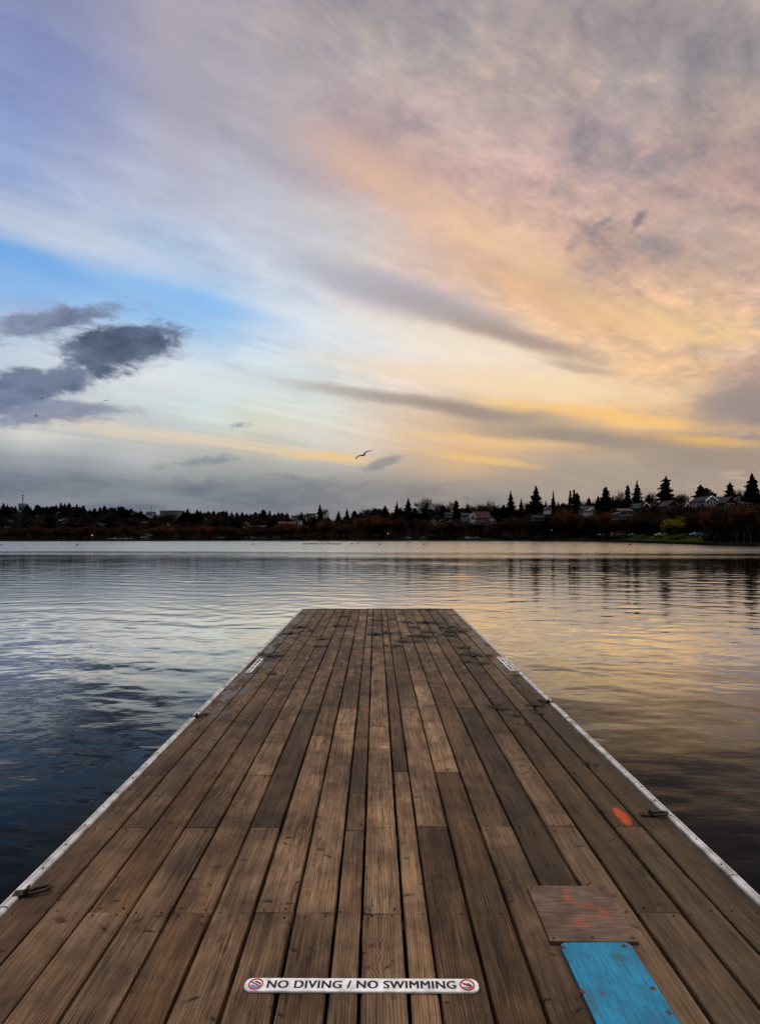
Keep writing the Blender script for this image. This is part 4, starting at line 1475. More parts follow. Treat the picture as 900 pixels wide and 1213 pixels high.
# ---------------------------------------------------------------- skyline conifers that stand out (px, top row, width px, kind, u, label)
NAMED = [
    (233, 604, 9, 'spire', .35, 'slim dark conifer alone on the lower slope of the left hill between russet shrubs'),
    (262, 604, 12, 'round', .8, 'rounded dark evergreen bulging from the left skyline right of the slim spire'),
    (312, 603, 14, 'cedar', .7, 'broad dark conifer on the low skyline above the tan roofed house'),
    (357, 605, 7, 'fir', .8, 'small pointed conifer between the two pale flat-roofed blocks'),
    (379, 596.5, 11, 'fir', .6, 'tall pointed conifer standing alone beside the pale flat-roofed block'),
    (401, 604.5, 9, 'fir', .7, 'small conifer just right of the lone tall pointed conifer'),
    (411, 601, 9, 'spire', .55, 'narrow spire conifer above the russet waterside shrubs'),
    (420, 604.5, 14, 'cedar', .6, 'low broad conifer right of the narrow spire'),
    (447, 599.5, 15, 'round', .55, 'dense rounded evergreen over the big russet shrubs'),
    (456, 598.5, 14, 'cedar', .5, 'dense dark evergreen joined to a rounded neighbour on its left'),
    (470, 593.5, 12, 'fir', .5, 'left one of a pair of tall firs before the big bare tree'),
    (483.5, 589, 14, 'fir', .5, 'right and taller one of a pair of tall firs before the big bare tree'),
    (524, 598, 16, 'cedar', .55, 'dark spreading conifer right of the big bare tree'),
    (540, 592.5, 10, 'column', .55, 'dark columnar conifer with a blunt top in the middle of the shore'),
    (553.5, 595, 12, 'fir', .55, 'dark conifer left of the red roofed house'),
    (585, 597, 12, 'fir', .5, 'dark conifer behind the red roofed house'),
    (604.5, 581, 17, 'fir', .5, 'tall fir right of the red roofed house'),
    (617, 590, 11, 'fir', .5, 'shorter fir leaning on a tall fir to its left'),
    (596, 597, 14, 'cedar', .45, 'low dark conifer at the foot of a tall fir'),
    (634.5, 575, 26, 'fir', .45, 'very tall wide fir with ragged upper branches'),
    (646, 592, 10, 'fir', .5, 'small conifer squeezed right of the very tall wide fir'),
    (655, 581, 12, 'spire', .45, 'slender pointed conifer right of the very tall wide fir'),
    (666.5, 593, 17, 'round', .4, 'smooth dome shaped evergreen beside the slender pointed conifer'),
    (675, 580.5, 5, 'column', .5, 'thin dark column tree, first of a pair of twin spires'),
    (679.5, 579.5, 6, 'column', .52, 'thin dark column tree, second of a pair of twin spires'),
    (683, 583, 17, 'cedar', .5, 'full dark conifer growing against twin spires'),
    (697, 589, 13, 'cedar', .6, 'small dark conifer behind the white decked house'),
    (717, 576, 22, 'cedar', .32, 'massive egg shaped dark conifer right of the white decked house'),
    (708, 587, 12, 'cedar', .5, 'dark conifer tucked left of the massive egg shaped conifer'),
    (743, 574.5, 8, 'column', .62, 'narrow columnar conifer behind the gabled grey house'),
    (754, 568.5, 19, 'fir', .66, 'tall ragged fir behind the gabled grey house'),
    (788.5, 563, 30, 'open', .66, 'tall open conifer with long spreading tiers behind the beige gabled house'),
    (768, 586, 12, 'cedar', .8, 'low dark conifer between the ragged fir and the open tiered conifer'),
    (829, 573.5, 17, 'cedar', .85, 'broad bushy dark conifer behind the white two storey house'),
    (838, 575, 17, 'round', .85, 'right half of the bushy evergreen mass behind the white two storey house'),
    (814.5, 586, 5, 'spire', .8, 'tiny spire conifer left of the white two storey house'),
    (864, 571, 16, 'cedar', .72, 'smooth cone shaped conifer right of the white two storey house'),
    (890, 560, 19, 'cedar', .6, 'tallest dark cone conifer near the right end of the shore'),
    (915, 572, 22, 'cedar', .6, 'dark cone conifer at the far right end of the shore'),
    (940, 566, 24, 'fir', .6, 'tall fir beyond the right end of the shore houses'),
]
for px, pt, w, kind, u, lab in NAMED:
    con_at(kind, px, depth(px, u), pt, w, lab)

# skyline rows: their trees look alike within each stretch
SKL = [(-60, 600), (0, 598), (14, 599), (40, 601), (60, 598), (75, 597.5), (90, 600), (110, 602), (130, 601), (145, 602), (170, 607), (190, 607), (215, 604), (228, 606), (250, 608), (280, 607), (300, 608), (330, 607), (370, 611), (430, 609), (520, 606), (600, 604)]
skx, sky_ = [s[0] for s in SKL], [s[1] for s in SKL]
SECT = [(-60, 24, 'small dark conifer on the skyline left of the mast topped water tower', 'skyline conifers left of the tower'),
        (31, 105, 'small dark conifer on the skyline just right of the mast topped water tower', 'skyline conifers right of the tower'),
        (105, 172, 'small dark conifer on the skyline midway along the left hill', 'skyline conifers midway along the left hill'),
        (216, 340, 'small dark conifer on the low skyline right of the long flat-roofed block', 'skyline conifers right of the long block'),
        (425, 600, 'small dark conifer low among the bare trees behind the middle of the shore', 'low conifers among the bare trees')]
for a, b, lab, grp in SECT:
    px = a + 2
    while px < b:
        D = depth(px, rnd.uniform(.86, 1.02))
        pt = lerp(px, skx, sky_) - 1.5 + rnd.uniform(-2.2, 2.6)
        con_at(rnd.choice(['fir', 'fir', 'cedar', 'cedar', 'round', 'spire']), px, D, pt, rnd.uniform(6.5, 12), lab, grp)
        px += rnd.uniform(3.6, 6.6)

# dark evergreens scattered over the slopes below the skyline
SEEN = [(12, 620), (25, 609), (48, 613), (62, 608), (68, 610), (76, 619), (92, 611), (116, 624), (142, 609), (173, 622), (179, 610), (196, 624), (201, 615), (210, 617), (246, 616), (290, 623), (299, 626), (311, 627), (341, 624), (354, 622)]
SLOPE = [(-60, 110, 40, 'dark evergreen on the slope below the mast topped water tower', 'evergreens below the tower'),
         (110, 225, 34, 'dark evergreen on the slope below the long flat-roofed block', 'evergreens below the long block'),
         (225, 340, 22, 'dark evergreen on the slope by the tan roofed house', 'evergreens by the tan roofed house'),
         (340, 470, 14, 'dark evergreen behind the russet shrubs in the middle of the shore', 'evergreens behind the russet shrubs'),
         (596, 730, 15, 'dark evergreen behind the brown thickets left of the white decked house', 'evergreens behind the brown thickets'),
         (490, 600, 12, 'dark evergreen on the slope around the red roofed house', 'evergreens around the red roofed house')]
for a, b, n, lab, grp in SLOPE:
    for k in range(n):
        px = a + (b - a) * (k + rnd.random()) / n
        u = rnd.uniform(.25, .85)
        D = depth(px, u)
        base = HY - (ground(px, D) - ZC) * F / D
        pt = max(base - rnd.uniform(9, 17), lerp(px, skx, sky_) + 2)
        if any(abs(px - h_[0]) < 5.5 and pt < h_[1] + 1 for h_ in SEEN):
            continue
        con_at(rnd.choice(['cedar', 'round', 'fir', 'round']), px, D, pt, rnd.uniform(8, 15), lab, grp)
con_at('round', 90, depth(90, .3), 611, 16, 'big dark dome shaped evergreen low on the left hill near the orange lamp', None)

BACKX, BACKY = [430, 500, 560, 600, 640, 700, 740, 780, 820, 860, 900, 960], [606, 603, 602, 599, 596, 595, 592, 590, 588, 587, 584, 580]
for a, b, step, lab, grp in [(436, 600, 6.5, 'dark evergreen crowding the skyline behind the middle of the shore', 'skyline evergreens behind the middle of the shore'),
                             (600, 735, 6.0, 'dark evergreen crowding the skyline behind the white decked house', 'skyline evergreens behind the white decked house'),
                             (735, 960, 8.0, 'dark evergreen crowding the skyline behind the houses on the right shore', 'skyline evergreens behind the right houses')]:
    px = a
    while px < b:
        D = depth(px, rnd.uniform(.72, .98))
        con_at(rnd.choice(['cedar', 'round', 'fir', 'cedar']), px, D, lerp(px, BACKX, BACKY) + rnd.uniform(-3.5, 6), rnd.uniform(9, 16), lab, grp)
        px += step * rnd.uniform(.7, 1.3)
for a, b, step, lab, grp in [(440, 600, 12, 'bare twiggy tree on the skyline among evergreens behind the middle of the shore', 'skyline bare trees behind the middle of the shore'),
                             (600, 900, 14, 'bare twiggy tree on the skyline among evergreens behind the right houses', 'skyline bare trees behind the right houses')]:
    px = a
    while px < b:
        bare_at(px, depth(px, rnd.uniform(.6, .9)), lerp(px, BACKX, BACKY) + rnd.uniform(-4, 4), rnd.uniform(12, 18), lab, grp)
        px += step * rnd.uniform(.7, 1.3)

# ---------------------------------------------------------------- leafless trees on the skyline
for px, pt, w, u, lab in [(503, 590, 22, .55, 'big bare tree with a round lacy crown right of the pair of tall firs'),
                          (515, 596, 14, .6, 'small bare tree leaning right of the big lacy bare tree'),
                          (531, 595, 14, .6, 'bare tree with upright twigs left of the blunt columnar conifer'),
                          (567, 597, 16, .6, 'bare tree left of the thin bare tree by the red roofed house'),
                          (578, 594, 14, .55, 'bare lacy tree above the red roofed house'),
                          (387, 603, 12, .6, 'bare tree tucked right of the lone tall pointed conifer'),
                          (430, 604, 16, .6, 'bare tree on the skyline left of the rounded evergreen'),
                          (731, 583, 20, .6, 'bare reddish grey tree between the egg shaped conifer and the narrow column'),
                          (771, 584, 14, .9, 'bare tree left of the open tiered conifer'),
                          (804, 585, 16, .9, 'bare tree right of the open tiered conifer'),
                          (878, 580, 18, .8, 'bare tree between two cone conifers near the right end of the shore'),
                          (850, 592, 16, .75, 'bare tree beside the tan gabled house'),
                          (625, 596, 16, .5, 'bare tree before the very tall wide fir'),
                          (690, 594, 14, .55, 'bare tree left of the white decked house'),
                          (13, 600, 12, .9, 'bare tree left of the mast topped water tower'),
                          (247, 607, 14, .8, 'bare tree on the left skyline before the rounded evergreen')]:
    bare_at(px, depth(px, u), pt, w, lab)

for a, b, n, lab, grp in [(-40, 110, 12, 'bare grey brown tree on the slope below the mast topped water tower', 'bare trees below the tower'), (110, 225, 10, 'bare grey brown tree on the slope below the long flat-roofed block', 'bare trees below the long block'),
                          (225, 340, 9, 'bare grey brown tree on the slope by the tan roofed house', 'bare trees by the tan roofed house'), (340, 480, 10, 'bare grey brown tree behind the russet shrubs in the middle of the shore', 'bare trees behind the russet shrubs'),
                          (490, 620, 12, 'bare grey brown tree on the slope around the red roofed house', 'bare trees around the red roofed house'), (620, 735, 10, 'bare grey brown tree in front of the white decked house', 'bare trees by the white decked house'),
                          (735, 900, 16, 'bare grey brown tree between the houses and the water on the right shore', 'bare trees below the right houses')]:
    for k in range(n):
        px = a + (b - a) * (k + .2 + .6 * rnd.random()) / n
        D = depth(px, rnd.uniform(.2, .5) if px < 620 else rnd.uniform(.22, .4))
        base = HY - (ground(px, D) - ZC) * F / D
        bare_at(px, D, base - (rnd.uniform(11, 18) if px < 620 else rnd.uniform(17, 25)), rnd.uniform(14, 20), lab, grp)

# ---------------------------------------------------------------- waterside shrubs and thickets (px, top, width, colour, metres from the water)
SHR = [(434, 615.5, 34, 'russet', 14, 'largest russet waterside shrub in the middle of the far shore'), (455, 616, 26, 'russet', 12, 'russet shrub touching the right side of the largest russet shrub, by the lamp'),
       (383, 620, 24, 'russet', 10, 'dome shaped russet shrub left of the largest russet shrub'), (343, 622, 26, 'russet', 12, 'russet shrub below the white long house'),
       (362, 625, 20, 'brown', 10, 'brown shrub between two russet shrubs below the white long house'), (405, 624, 24, 'brown', 10, 'brown shrub between the dome shaped and the largest russet shrub'),
       (197, 627, 24, 'russet', 10, 'russet shrub left of the slim spire on the left shore'), (243, 626, 22, 'russet', 10, 'russet shrub right of the slim spire on the left shore'),
       (219, 627, 20, 'brown', 9, 'brown shrub between two russet shrubs at the slim spire'), (470, 618, 20, 'brown', 10, 'brown shrub under the pair of tall firs'),
       (520, 622, 26, 'brown', 10, 'brown shrub below the grey gables'), (540, 620, 26, 'brown', 12, 'brown shrub right of the grey gables'), (500, 620, 22, 'brown', 16, 'brown shrub under the big lacy bare tree'),
       (590, 620, 26, 'brown', 10, 'brown shrub right of the red roofed house'), (608, 616, 26, 'brown', 9, 'brown thicket under the tall fir right of the red roofed house'), (628, 612, 26, 'brown', 9, 'brown thicket under the very tall wide fir'),
       (648, 611, 26, 'brown', 10, 'brown thicket under the slender pointed conifer'), (664, 607, 26, 'russet', 14, 'russet thicket below the dome shaped evergreen'),
       (684, 611, 26, 'russet', 10, 'russet thicket below the white decked house'), (704, 612, 24, 'brown', 10, 'brown thicket left of the egg shaped conifer'),
       (722, 610, 26, 'russet', 10, 'russet thicket in front of the egg shaped conifer'), (746, 612, 20, 'russet', 20, 'small russet shrub on the lawn below the gabled grey house'),
       (768, 611, 26, 'brown', 24, 'dark brown bare thicket below the beige gabled house'), (786, 613, 16, 'brown', 26, 'narrow brown thicket left of the yellow willow'),
       (820, 611, 24, 'brown', 26, 'brown thicket right of the yellow willow'), (842, 606, 26, 'russet', 10, 'russet thicket below the white two storey house'),
       (858, 604, 26, 'brown', 9, 'brown thicket below the tan gabled house'), (876, 602, 28, 'russet', 8, 'tall russet thicket near the right end of the shore'),
       (895, 600, 28, 'russet', 7, 'tall russet thicket before the tallest cone conifer'), (915, 602, 30, 'brown', 7, 'brown thicket at the far right end of the shore'), (945, 600, 34, 'brown', 7, 'brown thicket beyond the right end of the shore')]
for px, pt, w, c, m_, lab in SHR:
    bare_at(px, shore_d(px) + m_, pt, w, lab, None, 'shrub', BRUSH[c])
for a, b, lab, grp in [(-60, 110, 'low brown waterside shrub on the shore left of the orange lamp', 'low shrubs left of the lamp'), (118, 190, 'low brown waterside shrub on the shore right of the orange lamp', 'low shrubs right of the lamp'),
                       (255, 335, 'low brown waterside shrub on the grassy bank under the tan roofed house', 'low shrubs under the tan roofed house')]:
    px = a
    while px < b:
        bare_at(px, shore_d(px) + rnd.uniform(5, 14), rnd.uniform(626, 632), rnd.uniform(13, 20), lab, grp, 'shrub', BRUSH['brown'])
        px += rnd.uniform(7, 10)
for px, pt, lab in [(872, 606, 'left of three pale trunked birches'), (881, 604, 'middle one of three pale trunked birches'), (889, 606, 'right of three pale trunked birches')]:
    o = bare_at(px, shore_d(px) + 5, pt, 13, lab + ' in the russet thicket', None, 'birch_tree')
    for ch in o.children:
        if ch.name.startswith('trunk'):
            me = ch.data.copy()
            me.materials.clear()
            me.materials.append(M_birch)
            ch.data = me
for a, b, step, t0, lab, grp in [(752, 785, 9, 601, 'dark evergreen in front of the houses left of the yellow willow', 'evergreens before the houses left of the willow'), (810, 900, 10, 599, 'dark evergreen in front of the houses right of the yellow willow', 'evergreens before the houses right of the willow'),
                                 (628, 708, 10, 605, 'dark evergreen below the white decked house', 'evergreens below the white decked house')]:
    px = a
    while px < b:
        if abs(px - 833) > 7:
            con_at(rnd.choice(['round', 'cedar', 'round']), px, depth(px, rnd.uniform(.24, .32)), t0 + rnd.uniform(-2, 5), rnd.uniform(8, 13), lab, grp)
        px += step * rnd.uniform(.7, 1.2)
for a, b, step, t0, lab, grp in [(740, 905, 7, 600, 'bare brown tree crowding the fronts of the right shore houses', 'bare trees before the right shore houses')]:
    px = a
    while px < b:
        bare_at(px, depth(px, rnd.uniform(.2, .34)), t0 + rnd.uniform(-3, 6), rnd.uniform(12, 18), lab, grp, 'bare_tree', BARE if rnd.random() < .6 else BRUSH['brown'])
        px += step * rnd.uniform(.7, 1.2)
bare_at(800.5, shore_d(800) + 14, 614.5, 23, 'yellow green weeping willow on the lawn by the water', None, 'willow_tree', BRUSH['willow'])


# thick undergrowth filling the hillside between trees and houses
def undergrowth():
    rs = np.random.RandomState(77)
    cs, ax, bx = [], [], []
    for _ in range(9000):
        px = rs.uniform(-120, 1000)
        u = rs.uniform(0, 1) ** 1.1
        ds = shore_d(px)
        D = ds + 3.5 + u * (lerp(px, RG_X, RG_D) - ds - 3.5)
        d = D - ds
        if 735 < px < 835 and d < 26 or (655 < px < 700 or 545 < px < 590 or 470 < px < 505 or 285 < px < 330) and d < 12:
            if rs.rand() < .97:
                continue
        g = ground(px, D)
        h = rs.uniform(.6, 2.6) * (0.55 + .9 * u)
        X = (px - CX) / F * D
        for _k in range(5):
            c = np.array([X + rs.normal() * .9, D + rs.normal() * .9, g + rs.uniform(-.1, 1) * h])
            a = rs.normal(size=3)
            a /= np.linalg.norm(a)
            b = np.cross(a, rs.normal(size=3))
            b /= np.linalg.norm(b)
            s_ = rs.uniform(.12, .42)
            cs.append(c)
            ax.append(a * s_)
            bx.append(b * s_ * .55)
    m = var_mat('undergrowth', (0.005, 0.0042, 0.0035), (0.015, 0.010, 0.007), 0.25, 0.95, 6, 0.0)
    tag(link('undergrowth', quad_cloud(cs, ax, bx, m, 'undergrowth')), 'dark brown undergrowth and brambles covering the far hillside', None, None, 'stuff')


undergrowth()

# ---------------------------------------------------------------- houses
M_hw = var_mat('white_siding', (0.46, 0.46, 0.49), (0.58, 0.58, 0.61), 1.5, 0.7)
M_hg = var_mat('grey_siding', (0.045, 0.045, 0.05), (0.075, 0.075, 0.08), 1.5, 0.8)
M_hb = var_mat('beige_siding', (0.06, 0.05, 0.042), (0.095, 0.08, 0.068), 1.5, 0.8)
M_hbl = var_mat('blue_grey_siding', (0.08, 0.11, 0.14), (0.12, 0.15, 0.18), 1.5, 0.8)
M_hp = var_mat('rose_siding', (0.13, 0.09, 0.10), (0.18, 0.12, 0.13), 1.5, 0.8)
M_rd = var_mat('dark_shingles', (0.007, 0.007, 0.007), (0.015, 0.014, 0.014), 2, 0.9)
M_rr = var_mat('red_roof', (0.026, 0.009, 0.008), (0.042, 0.014, 0.011), 2, 0.9)
M_rt = var_mat('tan_roof', (0.045, 0.025, 0.017), (0.068, 0.038, 0.025), 2, 0.9)
M_rg = var_mat('grey_roof', (0.015, 0.015, 0.017), (0.028, 0.028, 0.031), 2, 0.9)
M_trim = var_mat('white_house_trim', (0.74, 0.74, 0.78), (0.82, 0.82, 0.86), 2, 0.6)
m, t, p = new_mat('window_glass')
p.inputs['Base Color'].default_value = (0.015, 0.018, 0.022, 1)
p.inputs['Roughness'].default_value = 0.08
M_glass = m
M_sky_pane = var_mat('sky_lit_pane', (0.42, 0.48, 0.54), (0.56, 0.62, 0.66), 3, 0.4)  # pale panes: sky light on the glass put into the colour


def house(px, D, w, wall_h, roof_h, dep, wall, roof, front='gable', label='', group=None, rot=0.0, wins=2, storeys=1, dz=0.0, pane=None, chimney=True, flat=False, porch=False, trim=None):
    root = empty('house', at(px, D, dz), (0, 0, rot))
    x0, x1, y0, y1 = -w / 2, w / 2, -dep / 2, dep / 2
    mb = MB()
    b0 = -1.2
    if flat:
        mb.box((0, 0, (wall_h + b0) / 2), (w, dep, wall_h - b0))
    elif front == 'gable':
        out = [(x0, b0), (x1, b0), (x1, wall_h), (0, wall_h + roof_h), (x0, wall_h)]
        vs = [(x, y0, z) for x, z in out] + [(x, y1, z) for x, z in out]
        mb.add(vs, [(0, 1, 2, 3, 4), (9, 8, 7, 6, 5)] + [(i + 5, (i + 1) % 5 + 5, (i + 1) % 5, i) for i in range(5) if i not in (2, 3)])
    else:
        out = [(y0, b0), (y1, b0), (y1, wall_h), (0, wall_h + roof_h), (y0, wall_h)]
        vs = [(x0, y, z) for y, z in out] + [(x1, y, z) for y, z in out]
        mb.add(vs, [(4, 3, 2, 1, 0), (5, 6, 7, 8, 9)] + [(i, (i + 1) % 5, (i + 1) % 5 + 5, i + 5) for i in range(5) if i not in (2, 3)])
    mb.build('wall', wall, root)
    mb = MB()
    ov, th = 0.45, 0.22
    if flat:
        mb.box((0, 0, wall_h + 0.17), (w + 0.5, dep + 0.5, 0.32))
    else:
        for s_ in (-1, 1):
            half = (w if front == 'gable' else dep) / 2
            ln = math.hypot(half, roof_h)
            ex, ez = half * (1 + ov / half), -roof_h * ov / half
            a = [(0, wall_h + roof_h + 0.02), (s_ * ex, wall_h + ez + 0.02), (s_ * ex, wall_h + ez + 0.02 + th), (0, wall_h + roof_h + 0.02 + th)]
            if front == 'gable':
                vs = [(x, y0 - ov, z) for x, z in a] + [(x, y1 + ov, z) for x, z in a]
            else:
                vs = [(x0 - ov, x, z) for x, z in a] + [(x1 + ov, x, z) for x, z in a]
            mb.add(vs, [(0, 1, 2, 3), (7, 6, 5, 4), (0, 4, 5, 1), (1, 5, 6, 2), (2, 6, 7, 3), (3, 7, 4, 0)])
    rf = mb.build('roof', roof, root)
    if chimney:
        mb = MB()
        mb.box((w * .22, dep * .12, wall_h + roof_h * .75 + .5), (.7, .7, 2.0))
        mb.box((w * .22, dep * .12, wall_h + roof_h * .75 + 1.6), (.85, .85, .18))
        mb.build('chimney', M_rd, rf)
    if trim and front == 'gable' and not flat:
        mb = MB()
        for s_ in (-1, 1):
            mb.tube([(s_ * (w / 2 + .3), y0 - ov - .06, wall_h - roof_h * .3 / (w / 2)), (0, y0 - ov - .06, wall_h + roof_h + .1)], .17, 4)
        mb.build('gable_trim', trim, root)
    for s_ in range(storeys):
        zc_ = wall_h * (s_ + .55) / storeys
        n = wins
        for k in range(n):
            xx = x0 + w * (k + .5) / n
            ww, hh = min(1.3, w / n * .55), min(1.4, wall_h / storeys * .52)
            mb = MB()
            f_ = .13
            for (cx_, cz_, sx_, sz_) in [(0, hh / 2 + f_ / 2, ww + 2 * f_, f_), (0, -hh / 2 - f_ / 2, ww + 2 * f_, f_), (-ww / 2 - f_ / 2, 0, f_, hh), (ww / 2 + f_ / 2, 0, f_, hh)]:
                mb.box((xx + cx_, y0 - .04, zc_ + cz_), (sx_, .1, sz_))
            wi = mb.build('window', M_trim, root)
            mb = MB()
            mb.box((xx, y0 - .015, zc_), (ww, .04, hh))
            mb.build('pane', pane or M_glass, wi)
    if porch:
        mb = MB()
        mb.box((0, y0 - 1.2, -0.05), (w * 1.05, 2.4, .18))
        for k in range(6):
            mb.box((-w * .5 + w * k / 5, y0 - 2.32, .5), (.12, .12, 1.0))
        mb.box((0, y0 - 2.32, 1.02), (w * 1.05, .12, .12))
        for k in (0, 5):
            mb.box((-w * .5 + w * k / 5, y0 - 2.30, -1.3), (.16, .16, 2.4))
        mb.build('deck_porch', M_trim, root)
    tag(root, label, 'house', group)
    return root


def hz(px, D, py):
    """lift so the house floor stands at photo row py"""
    return (HY - py) * D / F + ZC - ground(px, D)


def hs(px, D, py_floor, py_eave, py_ridge, wpx, **kw):
    w = wpx * D / F
    wh = (py_floor - py_eave) * D / F
    rh = max(.05, (py_eave - py_ridge) * D / F)
    dz = hz(px, D, py_floor)
    return house(px, D, w, wh, rh, kw.pop('dep', max(6, w * .9)), dz=dz, **kw)


# the houses that show on the right
hs(758.5, 215, 610, 601, 596.5, 8, wall=M_hg, roof=M_rg, front='gable', label='grey house with a white trimmed steep gable and arched window bay', wins=1, trim=M_trim, chimney=False, dep=8)
hs(761, 221, 611, 602.5, 597.5, 27, wall=M_hg, roof=M_rd, front='side', label='long grey house wing with white windows behind the white trimmed gable', wins=6)
hs(737, 218, 612, 606, 603, 14, wall=M_hb, roof=M_rt, front='side', label='low tan roofed house left of the white trimmed gable', wins=3, chimney=False)
hs(732, 205, 612, 609.3, 607.5, 7, wall=M_hb, roof=M_rg, front='gable', label='small white shed house right of the egg shaped conifer', wins=2, chimney=False)
hs(790.5, 200, 607, 599.5, 594, 12, wall=M_hb, roof=M_rd, front='gable', label='beige gabled house with two big pale windows', wins=2, pane=M_sky_pane, chimney=False, trim=M_hb)
hs(807.5, 196, 607, 600.5, 597, 5.2, wall=M_hb, roof=M_rd, front='gable', label='narrow cream gable with one tall window left of the white two storey house', wins=1, chimney=False, trim=M_trim)
hs(832.5, 176, 608, 593.5, 589.2, 12, wall=M_hw, roof=M_rd, front='gable', label='white two storey house with a bright trimmed gable, bay windows and deck', wins=3, storeys=2, trim=M_trim, porch=True, chimney=False, dep=8)
hs(843, 183, 606, 594.5, 589.5, 20, wall=M_hp, roof=M_rd, front='side', label='rose sided wing of houses right of the white two storey house', wins=4, storeys=2)
hs(857, 178, 605, 595.5, 590, 13, wall=M_hb, roof=M_rd, front='gable', label='tan gabled house with timbered front right of the rose sided wing', wins=2, chimney=False, trim=M_hb)
hs(878, 180, 606, 598, 595, 12, wall=M_hg, roof=M_rd, front='side', label='dim grey house behind the birches', wins=2)
hs(693, 270, 611, 603.5, 600, 12, wall=M_hg, roof=M_rg, front='side', label='grey house with white balcony left of the egg shaped conifer', wins=3, storeys=2, porch=True)
hs(697.5, 262, 613, 605, 602.5, 8, wall=M_hw, roof=M_rg, front='gable', label='white decked house with tall windows left of the egg shaped conifer', wins=2, storeys=2, porch=True, chimney=False, trim=M_trim)
hs(706, 274, 609, 603.5, 600.5, 8, wall=M_hb, roof=M_rd, front='side', label='pale house half behind the egg shaped conifer', wins=2, chimney=False)
hs(648, 262, 606, 602.5, 600.5, 4.5, wall=M_hw, roof=M_rg, front='gable', label='small pale gable between the very tall wide fir and the slender conifer', wins=1, chimney=False)
hs(636, 262, 614, 612.8, 611.5, 12, wall=M_hg, roof=M_rg, front='side', label='low pale roofed building under the very tall wide fir', wins=3, chimney=False)
hs(558.5, 292, 617, 612.5, 608.5, 6, wall=M_hw, roof=M_rr, front='gable', label='bright white gable end of the red roofed house', wins=1, chimney=False, trim=M_trim)
hs(569, 300, 619, 613.5, 606.5, 18, wall=M_hb, roof=M_rr, front='side', label='red roofed house with pale dormers above the lawn', wins=4)
hs(581, 296, 619.5, 616, 612, 9, wall=M_hw, roof=M_rr, front='gable', label='small white house at the right end of the red roofed house', wins=2, chimney=False)
hs(523, 310, 622, 619, 615.5, 8, wall=M_hg, roof=M_rg, front='gable', label='left one of two grey gables in the middle of the shore', wins=1, chimney=False, trim=M_hg)
hs(533, 310, 622, 619.5, 616.5, 8, wall=M_hg, roof=M_rg, front='gable', label='right one of two grey gables in the middle of the shore', wins=1, chimney=False, trim=M_hg)
hs(514, 315, 621, 617, 615, 5, wall=M_hw, roof=M_rg, front='gable', label='tiny white house left of the two grey gables', wins=1, chimney=False)
hs(551, 318, 616, 611, 608, 9, wall=M_hbl, roof=M_rd, front='side', label='blue grey house left of the bright white gable end', wins=3, chimney=False)
hs(531, 340, 613, 609.5, 607.5, 8, wall=M_hbl, roof=M_rd, front='side', label='blue grey house high behind the two grey gables', wins=2, chimney=False)
hs(341, 330, 624, 620.5, 618.5, 19, wall=M_hw, roof=M_rt, front='side', label='long white house with brown roof above a russet shrub', wins=5)
hs(354.5, 345, 623, 616.5, 616, 6, wall=M_hw, roof=M_rg, flat=True, label='small white block right of the long white house', wins=2, storeys=2, chimney=False)
hs(351, 410, 617, 611.5, 611, 11, wall=M_hg, roof=M_rg, flat=True, label='grey flat-roofed block above the long white house', wins=4, storeys=2, chimney=False)
hs(369, 400, 616, 609, 608.5, 10, wall=M_hg, roof=M_rg, flat=True, label='pale flat-roofed block left of the lone tall pointed conifer', wins=3, storeys=3, chimney=False)
hs(204, 478, 612, 605.6, 605, 22, wall=M_hg, roof=M_rd, flat=True, label='long dark flat-roofed block on the crest of the left hill', wins=7, storeys=2, chimney=False)

